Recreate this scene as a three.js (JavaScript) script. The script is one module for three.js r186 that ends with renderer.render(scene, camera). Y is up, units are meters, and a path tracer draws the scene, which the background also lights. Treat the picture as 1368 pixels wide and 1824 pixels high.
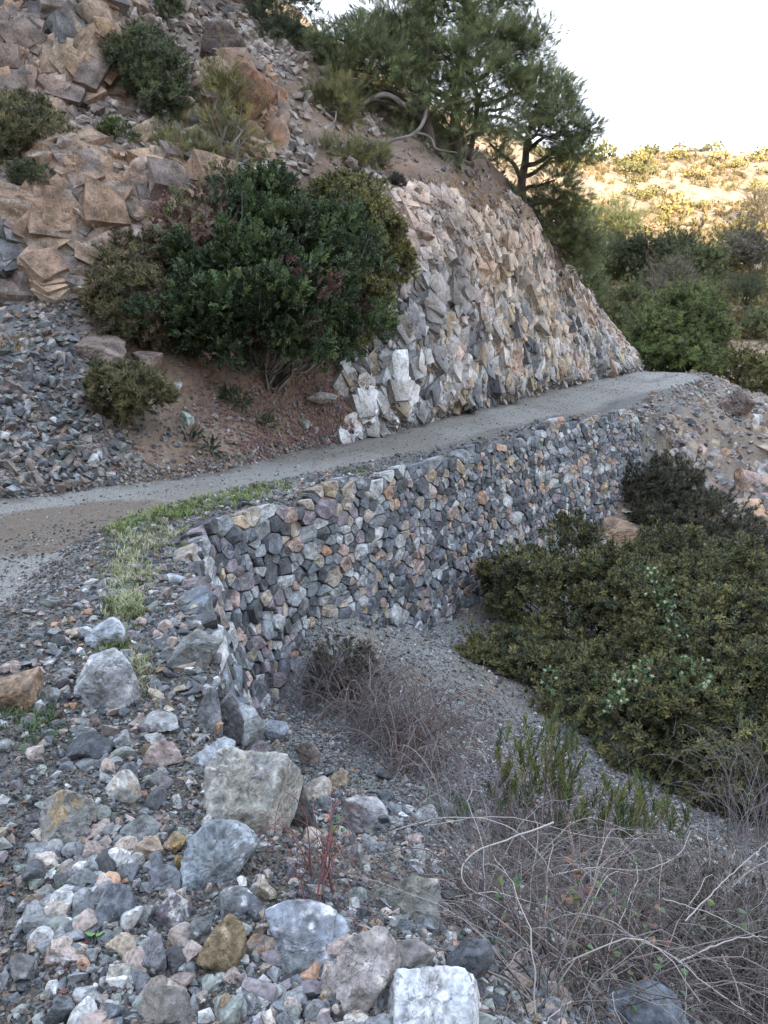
import * as THREE from 'three';
import { ConvexGeometry } from 'three/addons/geometries/ConvexGeometry.js';
import { mergeGeometries, toCreasedNormals, mergeVertices } from 'three/addons/utils/BufferGeometryUtils.js';

// ---------------------------------------------------------------- camera, sky, sun, exposure
const scene = new THREE.Scene();
const PITCH = 12 * Math.PI / 180, FPX = 1378, EYE = 1.6;
const camera = new THREE.PerspectiveCamera(2 * Math.atan(912 / FPX) * 180 / Math.PI, 0.75, 0.05, 2000);
camera.position.set(0, EYE, 0);
camera.rotation.set(-PITCH, 0, 0);
const renderer = new THREE.WebGLRenderer({ antialias: true });
renderer.setSize(768, 1024);
renderer.toneMapping = THREE.LinearToneMapping;
renderer.toneMappingExposure = 3.8;
renderer.shadowMap.enabled = true;
{
  const W = 64, H = 128, d = new Float32Array(W * H * 4);
  for (let j = 0; j < H; j++) {
    const el = Math.max(0, Math.sin(((j + 0.5) / H - 0.5) * Math.PI));
    const t = Math.pow(el, 0.6);
    for (let i = 0; i < W; i++) {
      const o = (j * W + i) * 4;
      d[o] = 0.98 - 0.46 * t; d[o + 1] = 1.0 - 0.37 * t; d[o + 2] = 1.03 - 0.20 * t; d[o + 3] = 1;
    }
  }
  const sky = new THREE.DataTexture(d, W, H, THREE.RGBAFormat, THREE.FloatType);
  sky.mapping = THREE.EquirectangularReflectionMapping; sky.magFilter = THREE.LinearFilter; sky.needsUpdate = true;
  scene.background = sky; scene.environment = sky; scene.environmentIntensity = 1;
}
const RIDGE_H = 60;
const SUN_EL = 16 * Math.PI / 180, SUN_AZ = 0.22;     // low sun behind the viewer's right shoulder
const sun = new THREE.DirectionalLight(new THREE.Color(1, 0.86, 0.62), 5);
sun.position.set(Math.sin(SUN_AZ) * Math.cos(SUN_EL) * 300, Math.sin(SUN_EL) * 300, Math.cos(SUN_AZ) * Math.cos(SUN_EL) * 300);
sun.castShadow = true;
Object.assign(sun.shadow.camera, { left: -250, right: 250, top: 250, bottom: -250, near: 1, far: 900 });
sun.shadow.mapSize.set(4096, 4096);
scene.add(sun, sun.target);

// ---------------------------------------------------------------- helpers
function rngOf(a) { return () => { a = (a + 0x6d2b79f5) | 0; let t = Math.imul(a ^ (a >>> 15), 1 | a); t = (t + Math.imul(t ^ (t >>> 7), 61 | t)) ^ t; return ((t ^ (t >>> 14)) >>> 0) / 4294967296; }; }
const V = (x, y, z) => new THREE.Vector3(x, y, z);
const clamp = (x, a = 0, b = 1) => Math.min(b, Math.max(a, x)), lerp = (a, b, t) => a + (b - a) * t;
const sstep = (a, b, x) => { const t = clamp((x - a) / (b - a)); return t * t * (3 - 2 * t); };
function hash(x, y, z) { let h = Math.imul(x, 374761393) ^ Math.imul(y, 668265263) ^ Math.imul(z, 2147483647 - 1274126177); h = Math.imul(h ^ (h >>> 13), 1274126177); h ^= h >>> 16; h = Math.imul(h, 2246822519); return ((h ^ (h >>> 13)) >>> 0) / 4294967296; }
function noise(x, y, z) {
  const i = Math.floor(x), j = Math.floor(y), k = Math.floor(z); let u = x - i, v = y - j, w = z - k;
  u = u * u * (3 - 2 * u); v = v * v * (3 - 2 * v); w = w * w * (3 - 2 * w);
  const a = lerp(hash(i, j, k), hash(i + 1, j, k), u), b = lerp(hash(i, j + 1, k), hash(i + 1, j + 1, k), u);
  const c = lerp(hash(i, j, k + 1), hash(i + 1, j, k + 1), u), d = lerp(hash(i, j + 1, k + 1), hash(i + 1, j + 1, k + 1), u);
  return lerp(lerp(a, b, v), lerp(c, d, v), w) * 2 - 1;
}
const fbm = (x, y, z, n = 4) => { let s = 0, a = 0.5; for (let i = 0; i < n; i++) { s += a * noise(x, y, z); x = x * 2.03 + 7.1; y = y * 2.03 + 3.7; z = z * 2.03 + 1.3; a *= 0.5; } return s; };
// broken rock: every cell of a jittered lattice is a block with its own tilted face
const cellOut = { d: 0, id: 0, edge: 0 };
function blocks(x, y, z, seed) {
  const i = Math.floor(x), j = Math.floor(y), k = Math.floor(z);
  let b1 = 1e9, b2 = 1e9, bi = 0, bj = 0, bk = 0, dx = 0, dy = 0, dz = 0;
  for (let a = i - 1; a <= i + 1; a++) for (let b = j - 1; b <= j + 1; b++) for (let c = k - 1; c <= k + 1; c++) {
    const px = a + 0.1 + 0.8 * hash(a + seed, b, c) - x, py = b + 0.1 + 0.8 * hash(a, b + seed, c + 57) - y, pz = c + 0.1 + 0.8 * hash(a + 91, b, c + seed) - z;
    const q = px * px + py * py + pz * pz;
    if (q < b1) { b2 = b1; b1 = q; bi = a; bj = b; bk = c; dx = px; dy = py; dz = pz; } else if (q < b2) b2 = q;
  }
  const h1 = hash(bi + 11, bj + seed, bk) * 2 - 1, h2 = hash(bi, bj + 23, bk + seed) * 2 - 1, h3 = hash(bi + seed, bj, bk + 37) * 2 - 1;
  cellOut.id = hash(bi + 5, bj + 9, bk + 13 + seed); cellOut.edge = Math.sqrt(b2) - Math.sqrt(b1);
  cellOut.off = cellOut.id - 0.5; cellOut.tilt = h1 * dx + h2 * dy + h3 * dz; cellOut.d = (cellOut.off + cellOut.tilt) * 0.9;
  return cellOut;
}
// chiselled rock: the lowest of many tilted faces, so that they meet in sharp ridges
const chipOut = { d: 0, id: 0, edge: 0 };
function chips(x, y, z, seed, k = 0.95) {
  const i = Math.floor(x), j = Math.floor(y), l = Math.floor(z); let b1 = 1e9, b2 = 1e9, bi = 0, bj = 0, bl = 0;
  for (let a = i - 1; a <= i + 1; a++) for (let b = j - 1; b <= j + 1; b++) for (let c = l - 1; c <= l + 1; c++) {
    const h = hash(a + seed, b, c), h2 = hash(a, b + seed, c + 57), h3 = hash(a + 91, b, c + seed), dx = x - a - 0.1 - 0.8 * h, dy = y - b - 0.1 - 0.8 * h2, dz = z - c - 0.1 - 0.8 * h3;
    const f = ((h * 7919) % 1) * 0.7 + 1.4 * ((((h2 * 6101) % 1) - 0.5) * dx + (((h3 * 5303) % 1) - 0.5) * dy + (((h * 3571) % 1) - 0.5) * dz) + k * (dx * dx + dy * dy + dz * dz);
    if (f < b1) { b2 = b1; b1 = f; bi = a; bj = b; bl = c; } else if (f < b2) b2 = f;
  }
  chipOut.d = b1 - 0.25; chipOut.id = hash(bi + 5, bj + 9, bl + 13 + seed); chipOut.edge = b2 - b1; return chipOut;
}
// a point of the place, given by where the photograph shows it and its distance ahead of the viewer
const CP = Math.cos(PITCH), SP = Math.sin(PITCH);
function P(px, py, D) { const x = (px - 684) / FPX, y = (912 - py) / FPX, f = CP + y * SP, s = D / f; return V(x * s, EYE + (y * CP - SP) * s, -D); }
const metres = (px, p) => px * (p.z * -CP + (EYE - p.y) * SP) / FPX;   // so many photograph pixels at that point
function tps(pts) {                                                    // smooth height through scattered points
  const n = pts.length, N = n + 3, A = [], U = (r2) => (r2 < 1e-9 ? 0 : r2 * Math.log(r2));
  for (let i = 0; i < n; i++) { const r = new Float64Array(N + 1); for (let j = 0; j < n; j++) r[j] = U((pts[i].x - pts[j].x) ** 2 + (pts[i].z - pts[j].z) ** 2); r[i] += 0.02; r[n] = 1; r[n + 1] = pts[i].x; r[n + 2] = pts[i].z; r[N] = pts[i].y; A.push(r); }
  for (let k = 0; k < 3; k++) { const r = new Float64Array(N + 1); for (let j = 0; j < n; j++) r[j] = k === 0 ? 1 : k === 1 ? pts[j].x : pts[j].z; A.push(r); }
  for (let c = 0; c < N; c++) {
    let m = c; for (let r = c + 1; r < N; r++) if (Math.abs(A[r][c]) > Math.abs(A[m][c])) m = r;
    [A[c], A[m]] = [A[m], A[c]];
    for (let r = 0; r < N; r++) if (r !== c) { const f = A[r][c] / A[c][c]; if (f) for (let k = c; k <= N; k++) A[r][k] -= f * A[c][k]; }
  }
  const w = A.map((r, i) => r[N] / r[i]);
  return (x, z) => { let s = w[n] + w[n + 1] * x + w[n + 2] * z; for (let i = 0; i < n; i++) { const dx = x - pts[i].x, dz = z - pts[i].z; s += w[i] * U(dx * dx + dz * dz); } return s; };
}
const names = new Map();
function numbered(n) { const k = names.get(n) ?? 0; names.set(n, k + 1); return k ? `${n}_${String(k).padStart(3, '0')}` : n; }
function tag(o, label, category, group, kind) { if (label) o.userData.label = label; if (category) o.userData.category = category; if (group) o.userData.group = group; if (kind) o.userData.kind = kind; return o; }
function mesh(name, geo, mat, parent) { const m = new THREE.Mesh(geo, mat); m.name = parent ? name : numbered(name); m.castShadow = m.receiveShadow = true; (parent || scene).add(m); return m; }
function thing(name, label, category, pos, group) { const g = new THREE.Group(); g.name = numbered(name); if (pos) g.position.copy(pos); scene.add(g); return tag(g, label, category, group); }
function geoOf(pos, idx, col, uv) {
  const g = new THREE.BufferGeometry();
  g.setAttribute('position', new THREE.BufferAttribute(pos instanceof Float32Array ? pos : new Float32Array(pos), 3));
  if (idx) g.setIndex(idx instanceof Uint32Array ? new THREE.BufferAttribute(idx, 1) : idx);
  if (col) g.setAttribute('color', new THREE.BufferAttribute(new Float32Array(col), 3));
  if (uv) g.setAttribute('uv', new THREE.BufferAttribute(new Float32Array(uv), 2));
  g.computeVertexNormals();
  return g;
}
const mixc = (a, b, t) => [lerp(a[0], b[0], t), lerp(a[1], b[1], t), lerp(a[2], b[2], t)];

// ---------------------------------------------------------------- textures (tile, metres set by repeat)
function periodic(seed, period) {
  return (x, y) => {
    const i = Math.floor(x), j = Math.floor(y); let u = x - i, v = y - j; u = u * u * (3 - 2 * u); v = v * v * (3 - 2 * v);
    const m = (k) => ((k % period) + period) % period, a = m(i), b = m(i + 1), c = m(j), d = m(j + 1);
    return lerp(lerp(hash(a, c, seed), hash(b, c, seed), u), lerp(hash(a, d, seed), hash(b, d, seed), u), v);
  };
}
function fbmTile(seed, base, oct) { const fs = []; for (let o = 0; o < oct; o++) fs.push(periodic(seed + o * 31, base << o)); return (u, v) => { let s = 0, a = 0.5, t = 0; for (let o = 0; o < oct; o++) { s += a * fs[o](u * (base << o), v * (base << o)); t += a; a *= 0.55; } return s / t; }; }
function texture(n, f, srgb) {
  const d = new Uint8Array(n * n * 4), o = [0, 0, 0];
  for (let j = 0; j < n; j++) for (let i = 0; i < n; i++) { f(i / n, j / n, o); const k = (j * n + i) * 4; d[k] = clamp(o[0]) * 255; d[k + 1] = clamp(o[1]) * 255; d[k + 2] = clamp(o[2]) * 255; d[k + 3] = 255; }
  const t = new THREE.DataTexture(d, n, n, THREE.RGBAFormat); t.wrapS = t.wrapT = THREE.RepeatWrapping; t.magFilter = THREE.LinearFilter; t.minFilter = THREE.LinearMipmapLinearFilter;
  if (srgb) t.colorSpace = THREE.SRGBColorSpace; t.needsUpdate = true; return t;
}
const rep = (t, x, y = x) => { const c = t.clone(); c.repeat.set(x, y); c.needsUpdate = true; return c; };
const enc = (x) => { x = clamp(x); return x <= 0.0031308 ? x * 12.92 : 1.055 * Math.pow(x, 1 / 2.4) - 0.055; };
const nA = fbmTile(1, 4, 7), nB = fbmTile(201, 6, 6), nC = fbmTile(401, 3, 5), nD = fbmTile(601, 24, 4);
const pebbles = function (u, v, n, seed, o) {
  const x = u * n, y = v * n, i = Math.floor(x), j = Math.floor(y); let b = 9, b2 = 9, id = 0;
  for (let a = i - 1; a <= i + 1; a++) for (let c = j - 1; c <= j + 1; c++) { const m = ((a % n) + n) % n, q = ((c % n) + n) % n; const dx = a + hash(m, q, seed) - x, dy = c + hash(m, q, seed + 7) - y, d = Math.abs(dx) * 0.6 + Math.hypot(dx, dy) * 0.7; if (d < b) { b2 = b; b = d; id = hash(m, q, seed + 13); } else if (d < b2) b2 = d; }
  o.h = clamp((b2 - b) * 1.6) ; o.id = id; return o;
};
const rockTone = (u, v) => { const vein = Math.abs(nB(u, v) * 2 - 1), ck = pebbles(u + 0.05 * nA(u, v), v + 0.05 * nA(v, u), 6, 21, {}), ck2 = pebbles(u + 0.02 * nB(u, v), v, 17, 23, {}); let s = 0.25 + 1.15 * nA(u, v); s += 0.5 * sstep(0.035, 0.0, vein) * sstep(0.4, 0.6, nC(u, v)); s += 0.12 * (ck.id - 0.5) + 0.22 * (ck2.id - 0.5); s -= 0.22 * sstep(0.04, 0, ck.h) * sstep(0.5, 0.62, nB(v, u)); s -= 0.16 * sstep(0.08, 0, ck2.h) * sstep(0.52, 0.64, nC(v, u)); s += (nD(u, v) - 0.5) * 0.7; return s; };
const rockMap = texture(1024, (u, v, o) => { const s = rockTone(u, v), w = nC(u, v + 0.4), l = sstep(0.62, 0.72, nB(u + 0.5, v + 0.2)) * 0.25; o[0] = enc(s * (0.92 + 0.22 * w) * 0.8 + l); o[1] = enc(s * 0.8 + l); o[2] = enc(s * (1.08 - 0.24 * w) * 0.8 + l); }, true);
const rockBump = texture(1024, (u, v, o) => { o[0] = o[1] = o[2] = rockTone(u, v) * 0.5 + 0.1 * nD(u, v); });
// loose small gravel seen from above: tiny stones in many greys
const pa = {}, pb = {};
function gravelAt(u, v) { pebbles(u, v, 44, 3, pa); pebbles(u, v, 130, 9, pb); const big = pa.id > 0.55 ? pa.h : 0; return big > 0.25 ? [0.35 + big * 0.65, pa.id * 7.3 % 1] : [pb.h * 0.35, pb.id]; }
const gravelMap = texture(1024, (u, v, o) => { const [h, id] = gravelAt(u, v), t = 0.35 + 0.6 * id, w = (id * 17.3) % 1, s = t * (0.75 + 0.3 * nD(u, v)); o[0] = enc(s * (0.9 + 0.25 * w)); o[1] = enc(s); o[2] = enc(s * (1.08 - 0.28 * w)); }, true);
const gravelBump = texture(1024, (u, v, o) => { o[0] = o[1] = o[2] = gravelAt(u, v)[0]; });
const soilMap = texture(512, (u, v, o) => { const s = 0.35 + 0.5 * nA(u, v) + 0.35 * (nD(u, v) - 0.5), w = nB(u, v); o[0] = enc(s * (0.95 + 0.1 * w)); o[1] = enc(s); o[2] = enc(s * (1.05 - 0.15 * w)); }, true);
const barkMap = texture(256, (u, v, o) => { const s = 0.3 + 0.9 * Math.abs(nA(u, v * 0.25) * 2 - 1) + 0.3 * (nD(u, v) - 0.5); o[0] = o[1] = o[2] = enc(s); }, true);

const std = (p) => new THREE.MeshStandardMaterial({ roughness: 0.95, ...p });
const M = {
  gravel: std({ vertexColors: true, map: rep(gravelMap, 1.1), bumpMap: rep(gravelBump, 1.1), bumpScale: 0.012 }),
  road: std({ vertexColors: true, map: rep(gravelMap, 1.7), bumpMap: rep(gravelBump, 1.7), bumpScale: 0.007 }),
  soil: std({ vertexColors: true, map: rep(soilMap, 0.8), bumpMap: rep(gravelBump, 0.8), bumpScale: 0.01 }),
  cliff: std({ vertexColors: true, map: rep(rockMap, 0.35), bumpMap: rep(rockBump, 0.35), bumpScale: 0.05 }),
  rock: std({ vertexColors: true, map: rep(rockMap, 3.2), bumpMap: rep(rockBump, 3.2), bumpScale: 0.014, roughness: 0.9 }),
  pebble: std({ map: rep(rockMap, 1), roughness: 0.92 }),
  far: std({ vertexColors: true, map: rep(soilMap, 0.12), bumpMap: rep(rockBump, 0.06), bumpScale: 0.3 }),
  bark: std({ color: new THREE.Color().setRGB(0.13, 0.095, 0.075), map: rep(barkMap, 1, 1), bumpMap: rep(barkMap, 1, 1), bumpScale: 0.02 }),
  greywood: std({ color: new THREE.Color().setRGB(0.30, 0.26, 0.235), map: rep(barkMap, 1, 1) }),
  twig: std({ vertexColors: true }),
};
const leafMat = (r, g, b, t = 0.3) => new THREE.MeshPhysicalMaterial({ color: new THREE.Color().setRGB(r, g, b), roughness: 0.75, transmission: t, thickness: 0, side: THREE.DoubleSide });

// ---------------------------------------------------------------- the lie of the land
const crom = (pts) => (t) => {              // uniform spline through matched points, t in 0 .. n-1
  const n = pts.length, i = Math.min(n - 2, Math.max(0, Math.floor(t))), u = t - i, p0 = pts[Math.max(0, i - 1)], p1 = pts[i], p2 = pts[i + 1], p3 = pts[Math.min(n - 1, i + 2)];
  const f = (a, b, c, d) => 0.5 * (2 * b + (c - a) * u + (2 * a - 5 * b + 4 * c - d) * u * u + (3 * b - a - 3 * c + d) * u * u * u);
  return V(f(p0.x, p1.x, p2.x, p3.x), f(p0.y, p1.y, p2.y, p3.y), f(p0.z, p1.z, p2.z, p3.z));
};
const wallTopPts = [V(-0.62, 0.0, -3.0), V(-1.1, 0, -4.4), P(345, 968, 6.3), P(430, 920, 7.3), P(520, 893, 8), P(600, 873, 8.7), P(700, 845, 9.9), P(830, 808, 12), P(960, 778, 14.5), P(1000, 768, 15.3), P(1110, 752, 17.6), P(1140, 760, 18.2)];
const wallBasePts = [V(-0.3, -0.75, -3.1), V(-0.78, -1.15, -4.4), V(-1.15, -1.6, -6.2), V(-0.98, -1.65, -7), P(545, 1118, 7.85), P(632, 1112, 8.55), P(725, 1125, 9.55), P(838, 1085, 11.5), P(960, 985, 14.1), P(1010, 935, 14.9), P(1110, 880, 17.3), P(1138, 850, 18)];
const wallTop = crom(wallTopPts), wallBase = crom(wallBasePts), WN = wallTopPts.length - 1;
const edgePts = [V(1.6, 0, 3), V(0.95, 0, -0.2), V(0.5, 0, -1), V(0.19, 0, -1.57), V(-0.12, 0, -2), V(-0.42, 0, -2.5)];
for (let i = 0; i <= WN * 3; i++) { const a = wallTop(i / 3), b = wallBase(i / 3), d = V(b.x - a.x, 0, b.z - a.z).normalize(); edgePts.push(V(a.x, 0, a.z).addScaledVector(d, i < 6 ? 0.02 : -0.04)); }
const wallEndEdge = edgePts.length;
edgePts.push(P(1185, 735, 20.5), P(1235, 703, 24), P(1272, 684, 27), P(1278, 670, 30), P(1245, 664, 33.5), P(1200, 662, 38), P(1140, 662, 46));
function edgeDist(x, z) {                     // metres outside the edge of the road terrace, and how far along
  let best = 1e9, sgn = 1, at = 0;
  for (let i = 0; i + 1 < edgePts.length; i++) {
    const a = edgePts[i], b = edgePts[i + 1], ex = b.x - a.x, ez = b.z - a.z, t = clamp(((x - a.x) * ex + (z - a.z) * ez) / (ex * ex + ez * ez)), dx = x - a.x - ex * t, dz = z - a.z - ez * t, q = dx * dx + dz * dz;
    if (q < best) { best = q; sgn = ex * dz - ez * dx > 0 ? 1 : -1; at = i + t; }
  }
  return [sgn * Math.sqrt(best), at];
}
const leftEdge = [[-700, 1010, 6.3], [-500, 950, 7.0], [-230, 915, 7.7], [0, 888, 8.2], [170, 868, 8.9], [320, 850, 9.7], [430, 828, 10.5], [540, 803, 12], [630, 785, 13], [740, 760, 14.6], [860, 728, 17.4], [965, 700, 21.5], [1050, 680, 25.5], [1118, 664, 30], [1150, 661, 34], [1130, 661, 42]].map((a) => P(...a));
const rightEdge = [[-700, 1500, 3.2], [-400, 1300, 3.9], [-150, 1180, 4.6], [40, 1075, 5.2], [180, 965, 6.6], [300, 908, 7.75], [500, 860, 9.3], [700, 818, 11.2], [900, 765, 14.9], [1000, 742, 17.3], [1100, 715, 20.5], [1185, 695, 24], [1262, 681, 27.4], [1268, 669, 30.3], [1235, 663, 34], [1190, 662, 40]].map((a) => P(...a));
const up = tps([V(-7, 0, -3), V(-3, 0, -1), V(0, 0, -1), V(0, 0, 1.5), V(-3, 0, -4), V(-1, 0, -3), V(-0.3, 0, -2), V(0.4, -0.03, -1), V(1.2, 0, 1), V(-2, 0, -5), V(-8, 0, 2), ...leftEdge.slice(1), ...rightEdge.slice(1), ...wallTopPts.slice(2).map((p) => V(p.x, p.y - 0.04, p.z))]);
const low = tps([...wallBasePts.map((p) => p.clone()), ...[[470, 1290, 5.4], [520, 1297, 6.1], [700, 1450, 3.6], [610, 1500, 2.9], [760, 1640, 2.4], [900, 1800, 1.9], [1140, 1810, 2.1], [1368, 1824, 2.3], [900, 1560, 3.4], [1150, 1600, 3.6], [1368, 1600, 4], [760, 1300, 5.7], [860, 1400, 5], [950, 1370, 6.3], [700, 1200, 7.6], [850, 1200, 8.6], [940, 1320, 7.2],
  [1100, 1450, 6], [1250, 1500, 5.6], [1300, 1400, 8], [1050, 1250, 9], [950, 1050, 12.5], [1200, 1250, 10], [1368, 1200, 12], [1050, 950, 16], [1150, 900, 17.5], [1250, 780, 21.3], [1330, 900, 19], [1368, 1000, 17.5], [1368, 800, 22], [1300, 705, 26.5], [1368, 745, 26], [1180, 770, 20], [1600, 1300, 10], [1600, 1000, 18], [1600, 1800, 3], [1500, 770, 30], [1368, 725, 34], [1320, 705, 40], [1200, 690, 44]].map((a) => P(...a)), V(2.2, -0.8, -0.5), V(2.6, -0.7, 2)]);
function roadMask(x, z) {                      // signed metres inside the drivable strip
  let dl = 1e9, dr = 1e9, il = 1, ir = 1;
  const side = (pts) => { let best = 1e9, s = 1; for (let i = 0; i + 1 < pts.length; i++) { const a = pts[i], b = pts[i + 1], ex = b.x - a.x, ez = b.z - a.z, t = clamp(((x - a.x) * ex + (z - a.z) * ez) / (ex * ex + ez * ez)), dx = x - a.x - ex * t, dz = z - a.z - ez * t, q = dx * dx + dz * dz; if (q < best) { best = q; s = ex * dz - ez * dx > 0 ? 1 : -1; } } return s * Math.sqrt(best); };
  dl = side(leftEdge); dr = -side(rightEdge);
  return [Math.min(dl, dr), dl, dr];
}
function groundBase(x, z) {
  const [d, at] = edgeDist(x, z), inWall = at > 7 && at < wallEndEdge - 0.5;
  const w = inWall ? 0.18 : at <= 7 ? lerp(0.75, 0.4, at / 7) : 1.2;
  const k = inWall ? sstep(-0.02, w, d) : sstep(-w * 0.5, w, d);
  const a = k < 1 ? up(x, z) : 0, b = k > 0 ? low(x, z) : 0;
  return [lerp(a, b, k), d, at, k];
}
function ground(x, z) {
  const [h, d, at, k] = groundBase(x, z), r = Math.hypot(x, z);
  const [m] = roadMask(x, z), rough = m > 0 ? lerp(1, 0.25, sstep(0, 0.3, m)) : 1;
  let n = rough * (0.05 * fbm(x * 1.1, 3, z * 1.1, 3) + 0.035 * fbm(x * 6, 9, z * 6, 3)) + 0.16 * k * fbm(x * 0.9, 17, z * 0.9, 4);
  if (r < 8) n += 0.012 * rough * fbm(x * 30, 1, z * 30, 2);
  if (m > 0) n -= 0.03 * sstep(0, 0.5, m) + 0.02 * Math.cos(m * 4.4) * sstep(0.1, 0.6, m);
  if (d > 0.4 && x > 3.6 && z < -11) { const q = sstep(0.4, 1.5, d) * sstep(3.6, 5, x); n += q * (0.5 * chips(x * 0.9, h * 0.9, z * 0.9, 15).d + 0.2 * chips(x * 2.4, h * 2.4, z * 2.4, 16).d); }
  return h + n;
}
function groundHit(px, py) { let a = 0.7, b; const f = (D) => { const p = P(px, py, D); return p.y - ground(p.x, p.z); }; for (b = a; b < 45; b *= 1.012) if (f(b) < 0) break; for (let i = 0; i < 14; i++) { const m = (a + b) / 2; if (b - a > 0.02 * b) a = b / 1.012; if (f(m) < 0) b = m; else a = m; } return P(px, py, b); }

const C = { grey: [0.20, 0.215, 0.23], dark: [0.075, 0.08, 0.087], light: [0.36, 0.37, 0.375], white: [0.55, 0.55, 0.55], tan: [0.34, 0.27, 0.19], pink: [0.33, 0.25, 0.22], orange: [0.40, 0.21, 0.11], purple: [0.19, 0.165, 0.185], green: [0.22, 0.25, 0.225], slate: [0.125, 0.14, 0.16], brown: [0.17, 0.125, 0.095], soil: [0.235, 0.155, 0.105], litter: [0.12, 0.055, 0.045] };

// the ground: one sheet, finer towards the viewer, cut along the ragged road edges into road and ground
{
  const NA = 600, NR = 400, A0 = -1.35, A1 = 1.25, R0 = 0.5, R1 = 50;
  const pos = new Float32Array(NA * NR * 3), col = new Float32Array(NA * NR * 3), uv = new Float32Array(NA * NR * 2), mask = new Float32Array(NA * NR);
  for (let j = 0; j < NR; j++) for (let i = 0; i < NA; i++) {
    const a = lerp(A0, A1, i / (NA - 1)), r = R0 * Math.pow(R1 / R0, j / (NR - 1)), x = Math.sin(a) * r, z = -Math.cos(a) * r, k = j * NA + i;
    const y = ground(x, z), [m, dl, dr] = roadMask(x, z), [d, at] = edgeDist(x, z);
    pos.set([x, y, z], k * 3); uv.set([x, z], k * 2);
    const n1 = fbm(x * 0.7, 5, z * 0.7, 4), n2 = fbm(x * 3.1, 8, z * 3.1, 3);
    mask[k] = m + 0.25 * n1 + 0.18 * n2;
    let c = mixc([0.19, 0.19, 0.18], [0.155, 0.14, 0.115], sstep(-0.1, 0.35, n1 + 0.5 * n2));
    if (mask[k] > 0) {
      c = mixc([0.38, 0.375, 0.36], [0.31, 0.295, 0.27], sstep(-0.2, 0.3, n1));
      const ex = (x + 2.5) / 1.7, ez = (z + 7.6 + 0.25 * x + 0.6) / 0.75, mud = sstep(1.25, 0.75, Math.hypot(ex, ez) + 0.5 * n2 + 0.3 * n1);
      const rut = sstep(0.45, 0.8, Math.cos(m * 4.4 + 0.4 * n1)) * sstep(-0.25, 0.2, n2 + 0.1);
      c = mixc(c, [0.22, 0.21, 0.195], 0.8 * rut); c = mixc(c, [0.22, 0.165, 0.12], 0.8 * sstep(0.3, 0.6, mud + 0.5 * n2));
    } else {
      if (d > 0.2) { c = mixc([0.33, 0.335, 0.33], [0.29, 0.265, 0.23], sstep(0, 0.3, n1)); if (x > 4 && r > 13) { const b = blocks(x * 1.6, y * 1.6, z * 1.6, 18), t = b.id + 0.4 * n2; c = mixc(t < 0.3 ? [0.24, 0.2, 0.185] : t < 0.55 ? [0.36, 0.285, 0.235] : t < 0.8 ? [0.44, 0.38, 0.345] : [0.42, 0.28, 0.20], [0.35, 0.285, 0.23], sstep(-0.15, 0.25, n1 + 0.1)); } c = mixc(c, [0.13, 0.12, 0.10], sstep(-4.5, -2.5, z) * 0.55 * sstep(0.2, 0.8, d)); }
      else if (d > -1 && r > 4) c = mixc(c, [0.25, 0.255, 0.25], 0.7);
      if (dl < 0 && r > 5) c = mixc(c, C.soil, sstep(0.1, -0.5, dl) * 0.5);
    }
    col.set(c, k * 3);
  }
  const road = [], land = [];
  for (let j = 0; j + 1 < NR; j++) for (let i = 0; i + 1 < NA; i++) { const a = j * NA + i, b = a + 1, c = a + NA, e = c + 1; ((mask[a] + mask[b] + mask[c] + mask[e] > 0) ? road : land).push(a, b, e, a, e, c); }
  const whole = geoOf(pos, [...Array(0)], col, uv);
  const all = geoOf(pos, new Uint32Array(road.length + land.length), col, uv); all.index.array.set(road); all.index.array.set(land, road.length); all.computeVertexNormals();
  const sheet = (idx) => { const map = new Map(), p = [], c = [], u = [], n = [], ix = new Uint32Array(idx.length); idx.forEach((v, q) => { let m = map.get(v); if (m === undefined) { m = map.size; map.set(v, m); for (let w = 0; w < 3; w++) { p.push(pos[v * 3 + w]); c.push(col[v * 3 + w]); n.push(all.attributes.normal.array[v * 3 + w]); } u.push(uv[v * 2], uv[v * 2 + 1]); } ix[q] = m; }); const g = geoOf(p, ix, c, u); g.setAttribute('normal', new THREE.BufferAttribute(new Float32Array(n), 3)); return g; };
  tag(mesh('ground', sheet(land), M.gravel), 'grey stony ground of the roadside verge and the gully below it', 'ground', null, 'structure');
  tag(mesh('road', sheet(road), M.road), 'grey gravel road curving up to the right below the rock face', 'road', null, 'structure');
}

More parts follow.
